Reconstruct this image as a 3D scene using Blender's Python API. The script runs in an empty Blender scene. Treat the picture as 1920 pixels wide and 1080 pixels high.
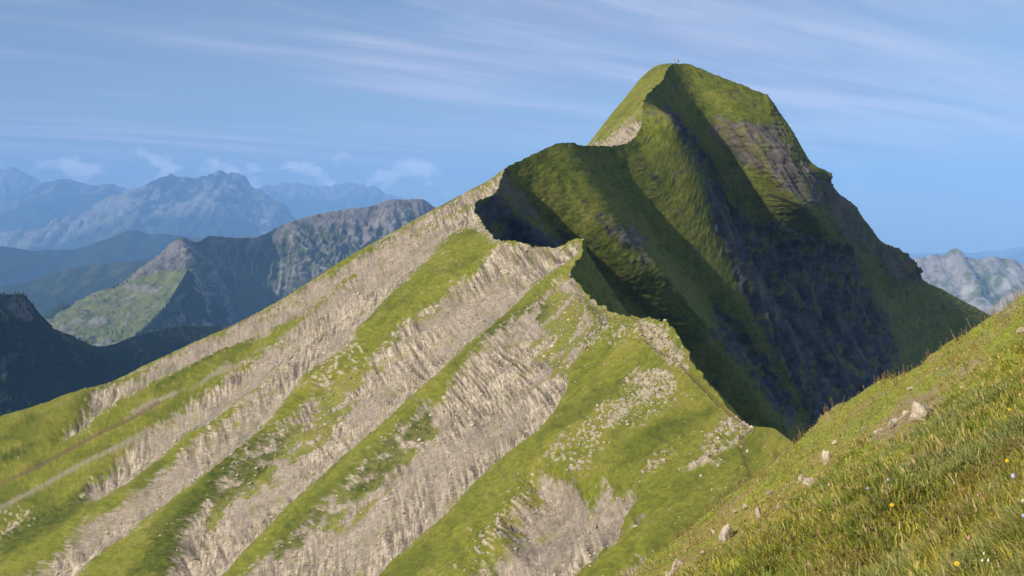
import bpy, math, random
import numpy as np

# ------------------------------------------------------------------ camera, sky, sun, exposure
scene = bpy.context.scene
F = 2050.0            # focal length in photo pixels (photo 1920 x 1080)
HZ = 400.0            # row of the true horizon in the photo
cam_d = bpy.data.cameras.new('camera')
cam_d.sensor_fit = 'HORIZONTAL'
cam_d.sensor_width = 36.0
cam_d.lens = 36.0 * F / 1920.0
cam_d.shift_y = -(540.0 - HZ) / 1920.0
cam_d.clip_start = 0.2
cam_d.clip_end = 300000.0
cam = bpy.data.objects.new('camera', cam_d)
cam.location = (0, 0, 0)
cam.rotation_euler = (math.radians(90), 0, 0)
scene.collection.objects.link(cam)
scene.camera = cam

SUN_EL = math.radians(32.0)
SUN_AZ = math.radians(53.0)      # angle to the left of straight behind the camera
to_sun = np.array([-math.cos(SUN_EL) * math.sin(SUN_AZ), -math.cos(SUN_EL) * math.cos(SUN_AZ), math.sin(SUN_EL)])

world = bpy.data.worlds.new('World')
scene.world = world
world.use_nodes = True
nt = world.node_tree
nt.nodes.clear()


def wn(t, **kw):
    n = nt.nodes.new(t)
    for k, v in kw.items():
        setattr(n, k, v)
    return n


def wmath(op, a, b=None, c=None, clamp=False):
    n = nt.nodes.new('ShaderNodeMath')
    n.operation = op
    n.use_clamp = clamp
    for i, v in enumerate((a, b, c)):
        if v is None:
            continue
        if isinstance(v, (int, float)):
            n.inputs[i].default_value = v
        else:
            nt.links.new(v, n.inputs[i])
    return n.outputs[0]


def wramp(v, lo, hi):
    n = nt.nodes.new('ShaderNodeMapRange')
    n.interpolation_type = 'SMOOTHSTEP'
    nt.links.new(v, n.inputs[0])
    n.inputs[1].default_value = lo
    n.inputs[2].default_value = hi
    return n.outputs[0]


sky = wn('ShaderNodeTexSky', sky_type='NISHITA', sun_disc=False)
sky.sun_elevation = SUN_EL
sky.sun_rotation = math.atan2(to_sun[0], to_sun[1])
sky.altitude = 2000.0
sky.air_density = 1.0
sky.dust_density = 1.0
sky.ozone_density = 1.6
geo = wn('ShaderNodeTexCoord')
sep = wn('ShaderNodeSeparateXYZ')
nt.links.new(geo.outputs['Generated'], sep.inputs[0])
X, Y, Z = sep.outputs
elev = wmath('MAXIMUM', Z, 0.0)
den = wmath('ADD', elev, 0.035)
px_ = wmath('DIVIDE', X, den)
py_ = wmath('DIVIDE', Y, den)


def cloud_layer(ang, su, sv, off, detail, rough, lo, hi, dist=0.6):
    """noise drawn out along direction ang of the cloud deck"""
    ca, sa = math.cos(ang), math.sin(ang)
    u = wmath('ADD', wmath('MULTIPLY', px_, ca * su), wmath('MULTIPLY', py_, sa * su))
    v = wmath('ADD', wmath('MULTIPLY', px_, -sa * sv), wmath('MULTIPLY', py_, ca * sv))
    comb = wn('ShaderNodeCombineXYZ')
    nt.links.new(wmath('ADD', u, off[0]), comb.inputs[0])
    nt.links.new(wmath('ADD', v, off[1]), comb.inputs[1])
    comb.inputs[2].default_value = off[2]
    no = wn('ShaderNodeTexNoise')
    no.inputs['Scale'].default_value = 1.0
    no.inputs['Detail'].default_value = detail
    no.inputs['Roughness'].default_value = rough
    no.inputs['Distortion'].default_value = dist
    nt.links.new(comb.outputs[0], no.inputs['Vector'])
    return wramp(no.outputs['Fac'], lo, hi), no.outputs['Fac']


big, _ = cloud_layer(0.74, 0.16, 0.40, (2.1, 0.9, 0.0), 2.0, 0.5, 0.28, 0.52)
cir, cirf = cloud_layer(0.74, 0.20, 1.05, (1.4, 2.2, 0.0), 12.0, 0.62, 0.30, 0.64, 0.6)
_, shd = cloud_layer(0.76, 0.28, 1.6, (7.4, 5.2, 0.0), 8.0, 0.6, 0.4, 0.7, 0.4)
fade = wramp(Z, 0.02, 0.07)
cov = wmath('MULTIPLY', wmath('MULTIPLY', big, cir), fade, clamp=True)
cov = wmath('MULTIPLY_ADD', cov, 0.72, 0.05)
tone = wn('ShaderNodeMix', data_type='RGBA')
nt.links.new(wramp(shd, 0.38, 0.62), tone.inputs['Factor'])
tone.inputs[6].default_value = (4.3, 4.6, 6.6, 1)
tone.inputs[7].default_value = (7.8, 7.5, 9.2, 1)
mixc = wn('ShaderNodeMix', data_type='RGBA')
nt.links.new(cov, mixc.inputs['Factor'])
nt.links.new(sky.outputs[0], mixc.inputs[6])
nt.links.new(tone.outputs[2], mixc.inputs[7])
# heaped clouds low over the far ranges
cub = wn('ShaderNodeCombineXYZ')
ang = wmath('ARCTAN2', X, Y)
nt.links.new(wmath('MULTIPLY', ang, 17.0), cub.inputs[0])
nt.links.new(wmath('MULTIPLY', Z, 26.0), cub.inputs[1])
cun = wn('ShaderNodeTexNoise')
cun.inputs['Scale'].default_value = 1.6
cun.inputs['Detail'].default_value = 7.0
cun.inputs['Roughness'].default_value = 0.55
nt.links.new(cub.outputs[0], cun.inputs['Vector'])
hgt = wmath('MULTIPLY', wramp(Z, 0.008, 0.024), wmath('SUBTRACT', 1.0, wramp(Z, 0.035, 0.066)))
cub2 = wn('ShaderNodeTexNoise')
cub2.inputs['Scale'].default_value = 0.32
cub2.inputs['Detail'].default_value = 1.0
nt.links.new(cub.outputs[0], cub2.inputs['Vector'])
cum = wmath('MULTIPLY', wramp(wmath('ADD', cun.outputs['Fac'], wmath('MULTIPLY', hgt, 0.10)), 0.58, 0.72), wmath('MULTIPLY', hgt, wramp(wmath('SUBTRACT', cub2.outputs['Fac'], wmath('MULTIPLY', ang, 0.35)), 0.46, 0.60)), clamp=True)
mixd = wn('ShaderNodeMix', data_type='RGBA')
nt.links.new(wmath('MULTIPLY', cum, 0.40), mixd.inputs['Factor'])
nt.links.new(mixc.outputs[2], mixd.inputs[6])
mixd.inputs[7].default_value = (30.0, 27.0, 27.0, 1)
bg = wn('ShaderNodeBackground')
bg.inputs['Strength'].default_value = 0.070
nt.links.new(mixd.outputs[2], bg.inputs['Color'])
wo = wn('ShaderNodeOutputWorld')
nt.links.new(bg.outputs[0], wo.inputs['Surface'])

sun_d = bpy.data.lights.new('sun', 'SUN')
sun_d.energy = 4.6
sun_d.angle = math.radians(0.6)
sun_d.color = (1.0, 0.90, 0.74)
sun = bpy.data.objects.new('sun', sun_d)
scene.collection.objects.link(sun)
from mathutils import Vector
sun.rotation_euler = Vector(to_sun).to_track_quat('Z', 'Y').to_euler()
sun.location = (-60, -40, 60)

vs = scene.view_settings
vs.view_transform = 'Standard'
vs.look = 'None'
vs.exposure = 0.5
vs.gamma = 1.0
vs.use_curve_mapping = False
scene.cycles.volume_bounces = 4
scene.cycles.max_bounces = 5
scene.cycles.use_denoising = True

# ------------------------------------------------------------------ numeric helpers
rng = np.random.default_rng(7)
random.seed(7)


def at(px, py, d):
    px = np.asarray(px, float); py = np.asarray(py, float); d = np.asarray(d, float)
    return np.stack([(px - 960.0) / F * d, d + 0 * px, (HZ - py) / F * d], -1)


def to_px(P):
    d = np.maximum(P[..., 1], 0.5)
    return 960.0 + P[..., 0] / d * F, HZ - P[..., 2] / d * F


_G = np.array([[1, 1, 0], [-1, 1, 0], [1, -1, 0], [-1, -1, 0], [1, 0, 1], [-1, 0, 1], [1, 0, -1], [-1, 0, -1],
               [0, 1, 1], [0, -1, 1], [0, 1, -1], [0, -1, -1], [1, 1, 0], [-1, 1, 0], [0, -1, 1], [0, -1, -1]], np.float32)


def noise(p, seed=0):
    p = np.asarray(p, np.float32)
    i = np.floor(p)
    f = p - i
    i = i.astype(np.int32)
    u = f * f * f * (f * (f * 6 - 15) + 10)
    hx = [(i[..., 0] + k) * np.int32(374761393) for k in (0, 1)]
    hy = [(i[..., 1] + k) * np.int32(668265263) for k in (0, 1)]
    hz = [(i[..., 2] + k) * np.int32(2147483647 // 3 * 2 + 13) for k in (0, 1)]
    s = np.int32(seed * 7919 + 101)

    def corner(a, b, c):
        h = (hx[a] ^ hy[b] ^ hz[c]) + s
        h = (h ^ (h >> 13)) * np.int32(1274126177)
        h = (h ^ (h >> 16)) & 15
        g = _G[h]
        return g[..., 0] * (f[..., 0] - a) + g[..., 1] * (f[..., 1] - b) + g[..., 2] * (f[..., 2] - c)
    with np.errstate(over='ignore'):
        n00 = corner(0, 0, 0); n10 = corner(1, 0, 0)
        a = n00 + u[..., 0] * (n10 - n00)
        n00 = corner(0, 1, 0); n10 = corner(1, 1, 0)
        b = n00 + u[..., 0] * (n10 - n00)
        lo = a + u[..., 1] * (b - a)
        n00 = corner(0, 0, 1); n10 = corner(1, 0, 1)
        a = n00 + u[..., 0] * (n10 - n00)
        n00 = corner(0, 1, 1); n10 = corner(1, 1, 1)
        b = n00 + u[..., 0] * (n10 - n00)
        hi = a + u[..., 1] * (b - a)
    return lo + u[..., 2] * (hi - lo)


def fbm(p, octaves=4, seed=0, gain=0.5, lac=2.03):
    p = np.asarray(p, np.float32)
    out = 0; amp = 1.0
    for o in range(octaves):
        out = out + amp * noise(p, seed + o)
        p = p * lac; amp *= gain
    return out


def ridged(p, octaves=4, seed=0, gain=0.5, lac=2.1):
    p = np.asarray(p, np.float32)
    out = 0; amp = 1.0; tot = 0
    for o in range(octaves):
        out = out + amp * (1 - 2.2 * np.abs(noise(p, seed + o)))
        tot += amp; p = p * lac; amp *= gain
    return out / tot


def sstep(x, a, b):
    t = np.clip((x - a) / (b - a), 0, 1)
    return t * t * (3 - 2 * t)


def pchip(x, y, xi):
    x = np.asarray(x, float); y = np.asarray(y, float); xi = np.asarray(xi, float)
    sh = y.shape[1:]
    y2 = y.reshape(len(x), -1)
    h = np.diff(x)[:, None]
    dl = np.diff(y2, axis=0) / h
    m = np.zeros_like(y2)
    if len(x) > 2:
        w1 = 2 * h[1:] + h[:-1]; w2 = h[1:] + 2 * h[:-1]
        ok = dl[:-1] * dl[1:] > 0
        with np.errstate(divide='ignore', invalid='ignore'):
            hm = (w1 + w2) / (w1 / dl[:-1] + w2 / dl[1:])
        m[1:-1] = np.where(ok, hm, 0)
    m[0] = dl[0]; m[-1] = dl[-1]
    k = np.clip(np.searchsorted(x, xi, side='right') - 1, 0, len(x) - 2)
    hh = (x[k + 1] - x[k])[:, None]
    t = ((xi - x[k]) / hh[:, 0])[:, None]
    t2 = t * t; t3 = t2 * t
    r = (2 * t3 - 3 * t2 + 1) * y2[k] + (t3 - 2 * t2 + t) * hh * m[k] + (-2 * t3 + 3 * t2) * y2[k + 1] + (t3 - t2) * hh * m[k + 1]
    return r.reshape((len(xi),) + sh)


def resample_col(col, rows):
    c = np.array(col, float)
    if c.shape[1] == 3:
        W = at(c[:, 0], c[:, 1], c[:, 2])
    s = np.concatenate([[0], np.cumsum(np.hypot(np.diff(c[:, 0]), np.diff(c[:, 1])) + np.abs(np.diff(c[:, 2])) * 0.15 + 0.5)])
    return pchip(s / s[-1], W, np.linspace(0, 1, rows))


def crest_param(cr):
    c = np.array(cr, float)
    return np.concatenate([[0], np.cumsum(np.hypot(np.diff(c[:, 0]), np.diff(c[:, 1])) + 2.0)])


def net(cols, tcol, nU, nV, ts=None, power=1.0, rows=48):
    C = np.stack([resample_col(c, rows) for c in cols])         # K, rows, 3
    if ts is None:
        ts = np.linspace(tcol[0], tcol[-1], nU)
    A = pchip(tcol, C, ts)                                       # nU, rows, 3
    B = pchip(np.linspace(0, 1, rows), np.swapaxes(A, 0, 1), np.linspace(0, 1, nV) ** power)
    return np.swapaxes(B, 0, 1), ts                               # nU, nV, 3


def normals(P):
    du = np.gradient(P, axis=0); dv = np.gradient(P, axis=1)
    n = np.cross(du, dv)
    n /= np.maximum(np.linalg.norm(n, axis=-1, keepdims=True), 1e-9)
    if n[..., 2].mean() < 0:
        n = -n
    return n


def smooth_grid(A, k=1):
    for _ in range(k):
        B = A.copy()
        B[1:-1] = (A[:-2] + 2 * A[1:-1] + A[2:]) / 4
        A = B.copy()
        A[:, 1:-1] = (B[:, :-2] + 2 * B[:, 1:-1] + B[:, 2:]) / 4
    return A


def link(o, parent=None):
    scene.collection.objects.link(o)
    if parent is not None:
        o.parent = parent
    return o


def mesh_obj(name, V, faces, mat, parent=None, smooth=True, col=None):
    me = bpy.data.meshes.new(name)
    V = np.asarray(V, np.float32).reshape(-1, 3)
    if isinstance(faces, list):
        me.from_pydata(V.tolist(), [], faces)
    else:
        n, k = faces.shape
        me.vertices.add(len(V)); me.vertices.foreach_set('co', V.ravel())
        me.loops.add(n * k); me.loops.foreach_set('vertex_index', faces.astype(np.int32).ravel())
        me.polygons.add(n)
        me.polygons.foreach_set('loop_start', np.arange(n, dtype=np.int32) * k)
        me.polygons.foreach_set('loop_total', np.full(n, k, np.int32))
        me.update(calc_edges=True)
    if smooth:
        me.polygons.foreach_set('use_smooth', np.ones(len(me.polygons), bool))
    if col is not None:
        a = me.color_attributes.new('Col', 'FLOAT_COLOR', 'POINT')
        c = np.ones((len(V), 4), np.float32)
        c[:, :col.shape[-1]] = col.reshape(len(V), -1)
        a.data.foreach_set('color', c.ravel())
    me.materials.append(mat)
    o = bpy.data.objects.new(name, me)
    return link(o, parent)


def grid_faces(nU, nV):
    i = np.arange(nU * nV).reshape(nU, nV)
    return np.stack([i[:-1, :-1], i[1:, :-1], i[1:, 1:], i[:-1, 1:]], -1).reshape(-1, 4)


def grid_obj(name, P, mat, col=None, kind='structure', label=None, cat=None):
    nU, nV = P.shape[:2]
    f = grid_faces(nU, nV)
    a, b, c = P.reshape(-1, 3)[f[len(f) // 2, :3]]
    n = np.cross(np.gradient(P, axis=0), np.gradient(P, axis=1))
    if n[..., 2].mean() < 0:
        f = f[:, ::-1]
    o = mesh_obj(name, P, f, mat, col=col)
    if kind:
        o['kind'] = kind
    if label:
        o['label'] = label; o['category'] = cat
    return o


# signed distance (photo pixels) to traced patch outlines, positive inside
def poly_sd(qx, qy, poly):
    pl = np.array(poly, np.float32)
    ins = np.zeros(qx.shape, bool)
    d2 = np.full(qx.shape, 1e9, np.float32)
    for i in range(len(pl)):
        x0, y0 = pl[i]; x1, y1 = pl[(i + 1) % len(pl)]
        cond = ((y0 > qy) != (y1 > qy))
        xi = (x1 - x0) * (qy - y0) / (y1 - y0 if y1 != y0 else 1e-6) + x0
        ins ^= cond & (qx < xi)
        dx, dy = x1 - x0, y1 - y0
        t = np.clip(((qx - x0) * dx + (qy - y0) * dy) / (dx * dx + dy * dy + 1e-6), 0, 1)
        d2 = np.minimum(d2, (qx - x0 - t * dx) ** 2 + (qy - y0 - t * dy) ** 2)
    d = np.sqrt(d2)
    return np.where(ins, d, -d)


def line_d(qx, qy, ln):
    pl = np.array(ln, np.float32)
    d2 = np.full(qx.shape, 1e9, np.float32)
    for i in range(len(pl) - 1):
        x0, y0 = pl[i]; x1, y1 = pl[i + 1]
        dx, dy = x1 - x0, y1 - y0
        t = np.clip(((qx - x0) * dx + (qy - y0) * dy) / (dx * dx + dy * dy + 1e-6), 0, 1)
        d2 = np.minimum(d2, (qx - x0 - t * dx) ** 2 + (qy - y0 - t * dy) ** 2)
    return np.sqrt(d2)


class Survey:
    """the traced patches, held on a coarse raster so that big meshes can look them up"""
    x0, y0, st = -260.0, 60.0, 2.0
    W, H = 1150, 620

    def __init__(s):
        s.gx, s.gy = np.meshgrid(s.x0 + s.st * np.arange(s.W, dtype=np.float32), s.y0 + s.st * np.arange(s.H, dtype=np.float32))

    def _win(s, pts, pad=70):
        p = np.array(pts)
        a = int(max(0, (p[:, 0].min() - pad - s.x0) // s.st)); b = int(min(s.W, (p[:, 0].max() + pad - s.x0) // s.st))
        c = int(max(0, (p[:, 1].min() - pad - s.y0) // s.st)); d = int(min(s.H, (p[:, 1].max() + pad - s.y0) // s.st))
        return slice(c, d), slice(a, b)

    def union(s, polys):
        out = np.full(s.gx.shape, -70.0, np.float32)
        for p in polys:
            w = s._win(p)
            out[w] = np.maximum(out[w], poly_sd(s.gx[w], s.gy[w], p))
        return out

    def lines(s, lns):
        out = np.full(s.gx.shape, 70.0, np.float32)
        for p in lns:
            w = s._win(p)
            out[w] = np.minimum(out[w], line_d(s.gx[w], s.gy[w], p))
        return out

    def look(s, R, qx, qy):
        fx = np.clip((qx - s.x0) / s.st, 0, s.W - 1.001); fy = np.clip((qy - s.y0) / s.st, 0, s.H - 1.001)
        ix = fx.astype(int); iy = fy.astype(int); fx = fx - ix; fy = fy - iy
        return (R[iy, ix] * (1 - fx) + R[iy, ix + 1] * fx) * (1 - fy) + (R[iy + 1, ix] * (1 - fx) + R[iy + 1, ix + 1] * fx) * fy


SV = Survey()


def lerp(a, b, t):
    t = np.asarray(t)[..., None]
    return np.asarray(a) * (1 - t) + np.asarray(b) * t


# ------------------------------------------------------------------ materials
def new_mat(name):
    m = bpy.data.materials.new(name)
    m.use_nodes = True
    t = m.node_tree
    b = t.nodes['Principled BSDF']
    b.inputs['Roughness'].default_value = 0.9
    b.inputs['Specular IOR Level'].default_value = 0.15
    return m, t, b


def terrain_mat(name, scale, bump, contrast=0.5, strata=False, bdist=0.3):
    m, t, b = new_mat(name)
    at_ = t.nodes.new('ShaderNodeAttribute'); at_.attribute_name = 'Col'
    tc = t.nodes.new('ShaderNodeTexCoord')
    n1 = t.nodes.new('ShaderNodeTexNoise')
    n1.inputs['Scale'].default_value = scale; n1.inputs['Detail'].default_value = 7; n1.inputs['Roughness'].default_value = 0.78 if strata else 0.65
    t.links.new(tc.outputs['Object'], n1.inputs['Vector'])
    mr = t.nodes.new('ShaderNodeMapRange')
    mr.inputs[1].default_value = 0.3; mr.inputs[2].default_value = 0.7
    mr.inputs[3].default_value = 1 - contrast; mr.inputs[4].default_value = 1 + contrast
    t.links.new(n1.outputs['Fac'], mr.inputs[0])
    mx = t.nodes.new('ShaderNodeVectorMath'); mx.operation = 'SCALE'
    t.links.new(at_.outputs['Color'], mx.inputs[0]); t.links.new(mr.outputs[0], mx.inputs['Scale'])
    t.links.new(mx.outputs[0], b.inputs['Base Color'])
    if strata:
        k = t.nodes.new('ShaderNodeVectorRotate'); k.rotation_type = 'Y_AXIS'; k.inputs['Angle'].default_value = math.radians(27)
        t.links.new(tc.outputs['Object'], k.inputs['Vector'])
        sc = t.nodes.new('ShaderNodeVectorMath'); sc.operation = 'MULTIPLY'; sc.inputs[1].default_value = (2.8, 0.18, 0.18)
        t.links.new(k.outputs[0], sc.inputs[0])
        n2 = t.nodes.new('ShaderNodeTexNoise'); n2.inputs['Scale'].default_value = 1.0; n2.inputs['Detail'].default_value = 3; n2.inputs['Roughness'].default_value = 0.6
        n2.inputs['Distortion'].default_value = 0.2
        t.links.new(sc.outputs[0], n2.inputs['Vector'])
        m2 = t.nodes.new('ShaderNodeMapRange'); m2.inputs[1].default_value = 0.34; m2.inputs[2].default_value = 0.60; m2.inputs[3].default_value = 0.48; m2.inputs[4].default_value = 1.2
        t.links.new(n2.outputs['Fac'], m2.inputs[0])
        mm = t.nodes.new('ShaderNodeMix'); mm.data_type = 'FLOAT'
        t.links.new(at_.outputs['Alpha'], mm.inputs[0]); mm.inputs[2].default_value = 1.0
        t.links.new(m2.outputs[0], mm.inputs[3])
        m3 = t.nodes.new('ShaderNodeVectorMath'); m3.operation = 'SCALE'
        t.links.new(mx.outputs[0], m3.inputs[0]); t.links.new(mm.outputs[0], m3.inputs['Scale'])
        t.links.new(m3.outputs[0], b.inputs['Base Color'])
    if bump:
        bp = t.nodes.new('ShaderNodeBump')
        bp.inputs['Strength'].default_value = bump; bp.inputs['Distance'].default_value = bdist
        t.links.new(n1.outputs['Fac'], bp.inputs['Height']); t.links.new(bp.outputs[0], b.inputs['Normal'])
    return m


def flat_mat(name, c, scale=20.0, var=0.25, rough=0.8):
    m, t, b = new_mat(name)
    b.inputs['Roughness'].default_value = rough
    tc = t.nodes.new('ShaderNodeTexCoord')
    n1 = t.nodes.new('ShaderNodeTexNoise'); n1.inputs['Scale'].default_value = scale; n1.inputs['Detail'].default_value = 5
    t.links.new(tc.outputs['Object'], n1.inputs['Vector'])
    mx = t.nodes.new('ShaderNodeMix'); mx.data_type = 'RGBA'
    t.links.new(n1.outputs['Fac'], mx.inputs['Factor'])
    mx.inputs[6].default_value = tuple(v * (1 - var) for v in c) + (1,)
    mx.inputs[7].default_value = tuple(v * (1 + var) for v in c) + (1,)
    t.links.new(mx.outputs[2], b.inputs['Base Color'])
    return m


M_ridge = terrain_mat('ridge_ground', 1.1, 0.5, 0.35, bdist=0.5)
M_flank = terrain_mat('bedded_limestone_and_turf', 1.8, 0.5, 0.38, strata=True, bdist=0.5)
M_far = terrain_mat('mountain_ground', 0.012, 0.6, 0.25, bdist=30.0)

GRASS = np.array([0.165, 0.175, 0.022]); GRASS_D = np.array([0.066, 0.084, 0.013]); GRASS_Y = np.array([0.215, 0.200, 0.038])
ROCK = np.array([0.290, 0.245, 0.185]); ROCK_D = np.array([0.108, 0.092, 0.074]); ROCK_W = np.array([0.44, 0.375, 0.285])
SOIL = np.array([0.085, 0.055, 0.035])
ROCK_SHADE = np.array([0.028, 0.033, 0.045])  # rock colour darkened and blued to deepen the shade on this flank

# ------------------------------------------------------------------ the main ridge: crest line, sunny flank, shaded flank
CREST = [(1560, 868, 84), (1490, 832, 99), (1455, 806, 106), (1420, 800, 113), (1400, 795, 118), (1377, 778, 123), (1350, 745, 131),
         (1330, 720, 138), (1308, 692, 146), (1290, 662, 153), (1272, 630, 161), (1250, 604, 170), (1222, 597, 176),
         (1190, 595, 181), (1165, 589, 187), (1145, 583, 192), (1122, 570, 199), (1105, 556, 206), (1085, 534, 216),
         (1068, 514, 226), (1078, 497, 235), (1092, 474, 246), (1090, 450, 254), (1078, 449, 258), (1060, 459, 263),
         (1035, 465, 269), (1000, 461, 279), (968, 453, 289), (935, 451, 299), (918, 436, 309), (902, 414, 321),
         (889, 391, 333), (897, 376, 343), (925, 365, 354), (938, 344, 363), (944, 320, 372), (975, 302, 380), (1005, 287, 388), (1030, 276, 395),
         (1055, 268, 402), (1078, 269, 410), (1093, 273, 417), (1113, 274, 424), (1140, 274, 432), (1165, 272, 439),
         (1187, 260, 446), (1203, 234, 453), (1205, 212, 458), (1206, 196, 468), (1214, 177, 480), (1232, 160, 492),
         (1243, 150, 502), (1247, 138, 512), (1256, 124, 521), (1266, 118, 527), (1285, 120, 532), (1310, 127, 533),
         (1350, 144, 534), (1400, 163, 535), (1440, 179, 536)]
CT = crest_param(CREST)
CW = at(*np.array(CREST, float).T)


def ci(px, py):
    c = np.array(CREST)
    return int(np.argmin(np.hypot(c[:, 0] - px, c[:, 1] - py)))


LEFT = [
    [(1560, 868, 84), (1530, 960, 79), (1490, 1060, 74), (1450, 1180, 69)],
    [(1490, 832, 99), (1470, 900, 94), (1430, 1000, 87), (1380, 1150, 79)],
    [(1420, 800, 113), (1400, 850, 109), (1360, 930, 102), (1300, 1040, 94), (1250, 1140, 88)],
    [(1330, 720, 138), (1290, 790, 131), (1240, 870, 122), (1180, 960, 114), (1100, 1070, 107), (1040, 1160, 102)],
    [(1250, 604, 170), (1205, 680, 163), (1135, 780, 154), (1050, 890, 146), (965, 990, 139), (860, 1120, 131)],
    [(1145, 583, 192), (1095, 670, 183), (1020, 780, 173), (930, 890, 165), (830, 1000, 157), (730, 1120, 149)],
    [(1085, 534, 216), (1040, 620, 207), (970, 710, 200), (870, 820, 191), (750, 950, 182), (620, 1100, 172), (590, 1140, 170)],
    [(1090, 450, 254), (1045, 503, 247), (965, 575, 240), (865, 665, 232), (745, 780, 224), (610, 915, 215), (440, 1080, 204), (370, 1145, 200)],
    [(1000, 461, 279), (950, 520, 272), (860, 610, 264), (740, 720, 255), (610, 840, 246), (470, 960, 237), (320, 1090, 228), (250, 1150, 224)],
    [(935, 451, 299), (875, 505, 293), (775, 595, 285), (645, 705, 276), (500, 825, 266), (370, 930, 258), (190, 1070, 247), (90, 1150, 241)],
    [(889, 391, 333), (800, 455, 327), (700, 535, 320), (560, 640, 312), (420, 740, 303), (280, 840, 295), (130, 940, 287), (-40, 1050, 279), (-190, 1150, 271)],
    [(925, 365, 354), (820, 420, 348), (720, 490, 342), (570, 595, 333), (430, 680, 325), (280, 765, 317), (130, 840, 309), (-40, 930, 300), (-230, 1030, 291)],
    [(944, 320, 372), (815, 385, 366), (660, 472, 359), (500, 570, 351), (350, 642, 344), (190, 716, 337), (0, 782, 329), (-260, 860, 319)],
    [(1005, 287, 388), (940, 350, 396), (830, 425, 400), (640, 550, 400), (450, 660, 396), (200, 775, 390), (-100, 880, 384)],
    [(1055, 268, 402), (1010, 320, 414), (900, 410, 424), (650, 580, 430), (200, 830, 430)],
    [(1113, 274, 424), (1080, 310, 442), (1000, 380, 457), (800, 530, 472), (500, 720, 477)],
    [(1187, 260, 446), (1150, 271, 458), (1105, 280, 470), (1020, 350, 486), (800, 520, 508)],
    [(1205, 212, 458), (1165, 238, 472), (1115, 266, 484), (1040, 330, 500), (850, 480, 525)],
    [(1214, 177, 480), (1182, 195, 493), (1140, 228, 505), (1095, 273, 516), (900, 420, 540)],
    [(1243, 150, 502), (1218, 152, 516), (1180, 180, 528), (1130, 236, 539), (1085, 285, 547), (950, 400, 566)],
    [(1266, 118, 527), (1240, 121, 534), (1213, 138, 539), (1185, 170, 544), (1155, 205, 548), (1120, 246, 551), (1060, 310, 557), (950, 420, 572)],
    [(1350, 144, 534), (1310, 150, 572), (1250, 190, 610), (1100, 330, 660)],
    [(1440, 179, 536), (1410, 200, 588), (1360, 250, 630), (1250, 370, 680)],
]
RIGHT = [
    [(1560, 868, 84), (1620, 920, 87), (1720, 1000, 92), (1850, 1120, 100)],
    [(1490, 832, 99), (1540, 880, 103), (1620, 960, 109), (1780, 1110, 120)],
    [(1420, 800, 113), (1458, 838, 115), (1515, 900, 119), (1660, 1060, 130)],
    [(1330, 720, 138), (1380, 785, 140), (1445, 865, 144), (1580, 1020, 154)],
    [(1250, 604, 170), (1290, 670, 173), (1370, 775, 180), (1452, 868, 188), (1590, 1020, 202)],
    [(1145, 583, 192), (1195, 665, 196), (1285, 775, 205), (1390, 890, 216), (1530, 1040, 232)],
    [(1085, 534, 216), (1130, 605, 222), (1225, 720, 234), (1340, 850, 248), (1480, 1000, 266)],
    [(1090, 450, 254), (1118, 500, 258), (1175, 585, 266), (1280, 715, 280), (1390, 845, 295), (1510, 980, 310)],
    [(1000, 461, 279), (1050, 515, 293), (1150, 625, 309), (1270, 755, 325), (1400, 890, 340), (1500, 1000, 352)],
    [(935, 451, 299), (980, 485, 322), (1080, 580, 342), (1210, 710, 358), (1350, 850, 374), (1460, 970, 386)],
    [(889, 391, 333), (905, 420, 346), (950, 468, 358), (1050, 555, 372), (1200, 690, 388), (1350, 840, 404), (1460, 960, 416)],
    [(925, 365, 354), (962, 402, 361), (1010, 440, 368), (1080, 510, 378), (1200, 630, 394), (1350, 785, 412), (1480, 920, 428)],
    [(944, 320, 372), (985, 375, 379), (1040, 430, 386), (1110, 500, 395), (1220, 610, 413), (1360, 760, 440), (1490, 900, 460)],
    [(1005, 287, 388), (1045, 345, 386), (1095, 405, 386), (1165, 480, 390), (1270, 590, 408), (1390, 720, 438), (1500, 850, 464), (1540, 900, 474)],
    [(1055, 268, 402), (1105, 345, 396), (1150, 405, 392), (1222, 490, 394), (1305, 590, 410), (1410, 705, 444), (1510, 830, 474), (1560, 900, 486)],
    [(1113, 274, 424), (1165, 350, 432), (1220, 425, 440), (1300, 525, 450), (1380, 625, 462), (1460, 730, 474), (1540, 830, 486), (1580, 890, 492)],
    [(1187, 260, 446), (1225, 325, 444), (1275, 405, 446), (1340, 505, 452), (1410, 610, 462), (1490, 730, 476), (1560, 830, 488), (1590, 880, 494)],
    [(1205, 212, 458), (1250, 215, 458), (1300, 300, 456), (1340, 380, 458), (1400, 490, 466), (1470, 620, 478), (1560, 780, 494), (1610, 870, 502)],
    [(1214, 177, 480), (1240, 205, 492), (1290, 275, 506), (1350, 370, 516), (1410, 480, 524), (1500, 640, 532), (1590, 780, 538), (1640, 860, 540)],
    [(1243, 150, 502), (1270, 190, 512), (1330, 270, 522), (1400, 375, 530), (1470, 490, 538), (1550, 630, 544), (1640, 780, 548), (1680, 850, 550)],
    [(1266, 118, 527), (1300, 170, 526), (1355, 250, 525), (1430, 360, 526), (1510, 490, 548), (1590, 620, 568), (1680, 770, 580), (1720, 840, 584)],
    [(1350, 144, 534), (1375, 190, 525), (1420, 270, 515), (1490, 370, 513), (1570, 490, 566), (1650, 610, 606), (1730, 740, 626), (1770, 820, 636)],
    [(1440, 179, 536), (1452, 230, 527), (1490, 310, 518), (1550, 400, 532), (1630, 510, 610), (1710, 620, 646), (1790, 740, 674), (1830, 810, 688)],
]
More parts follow.
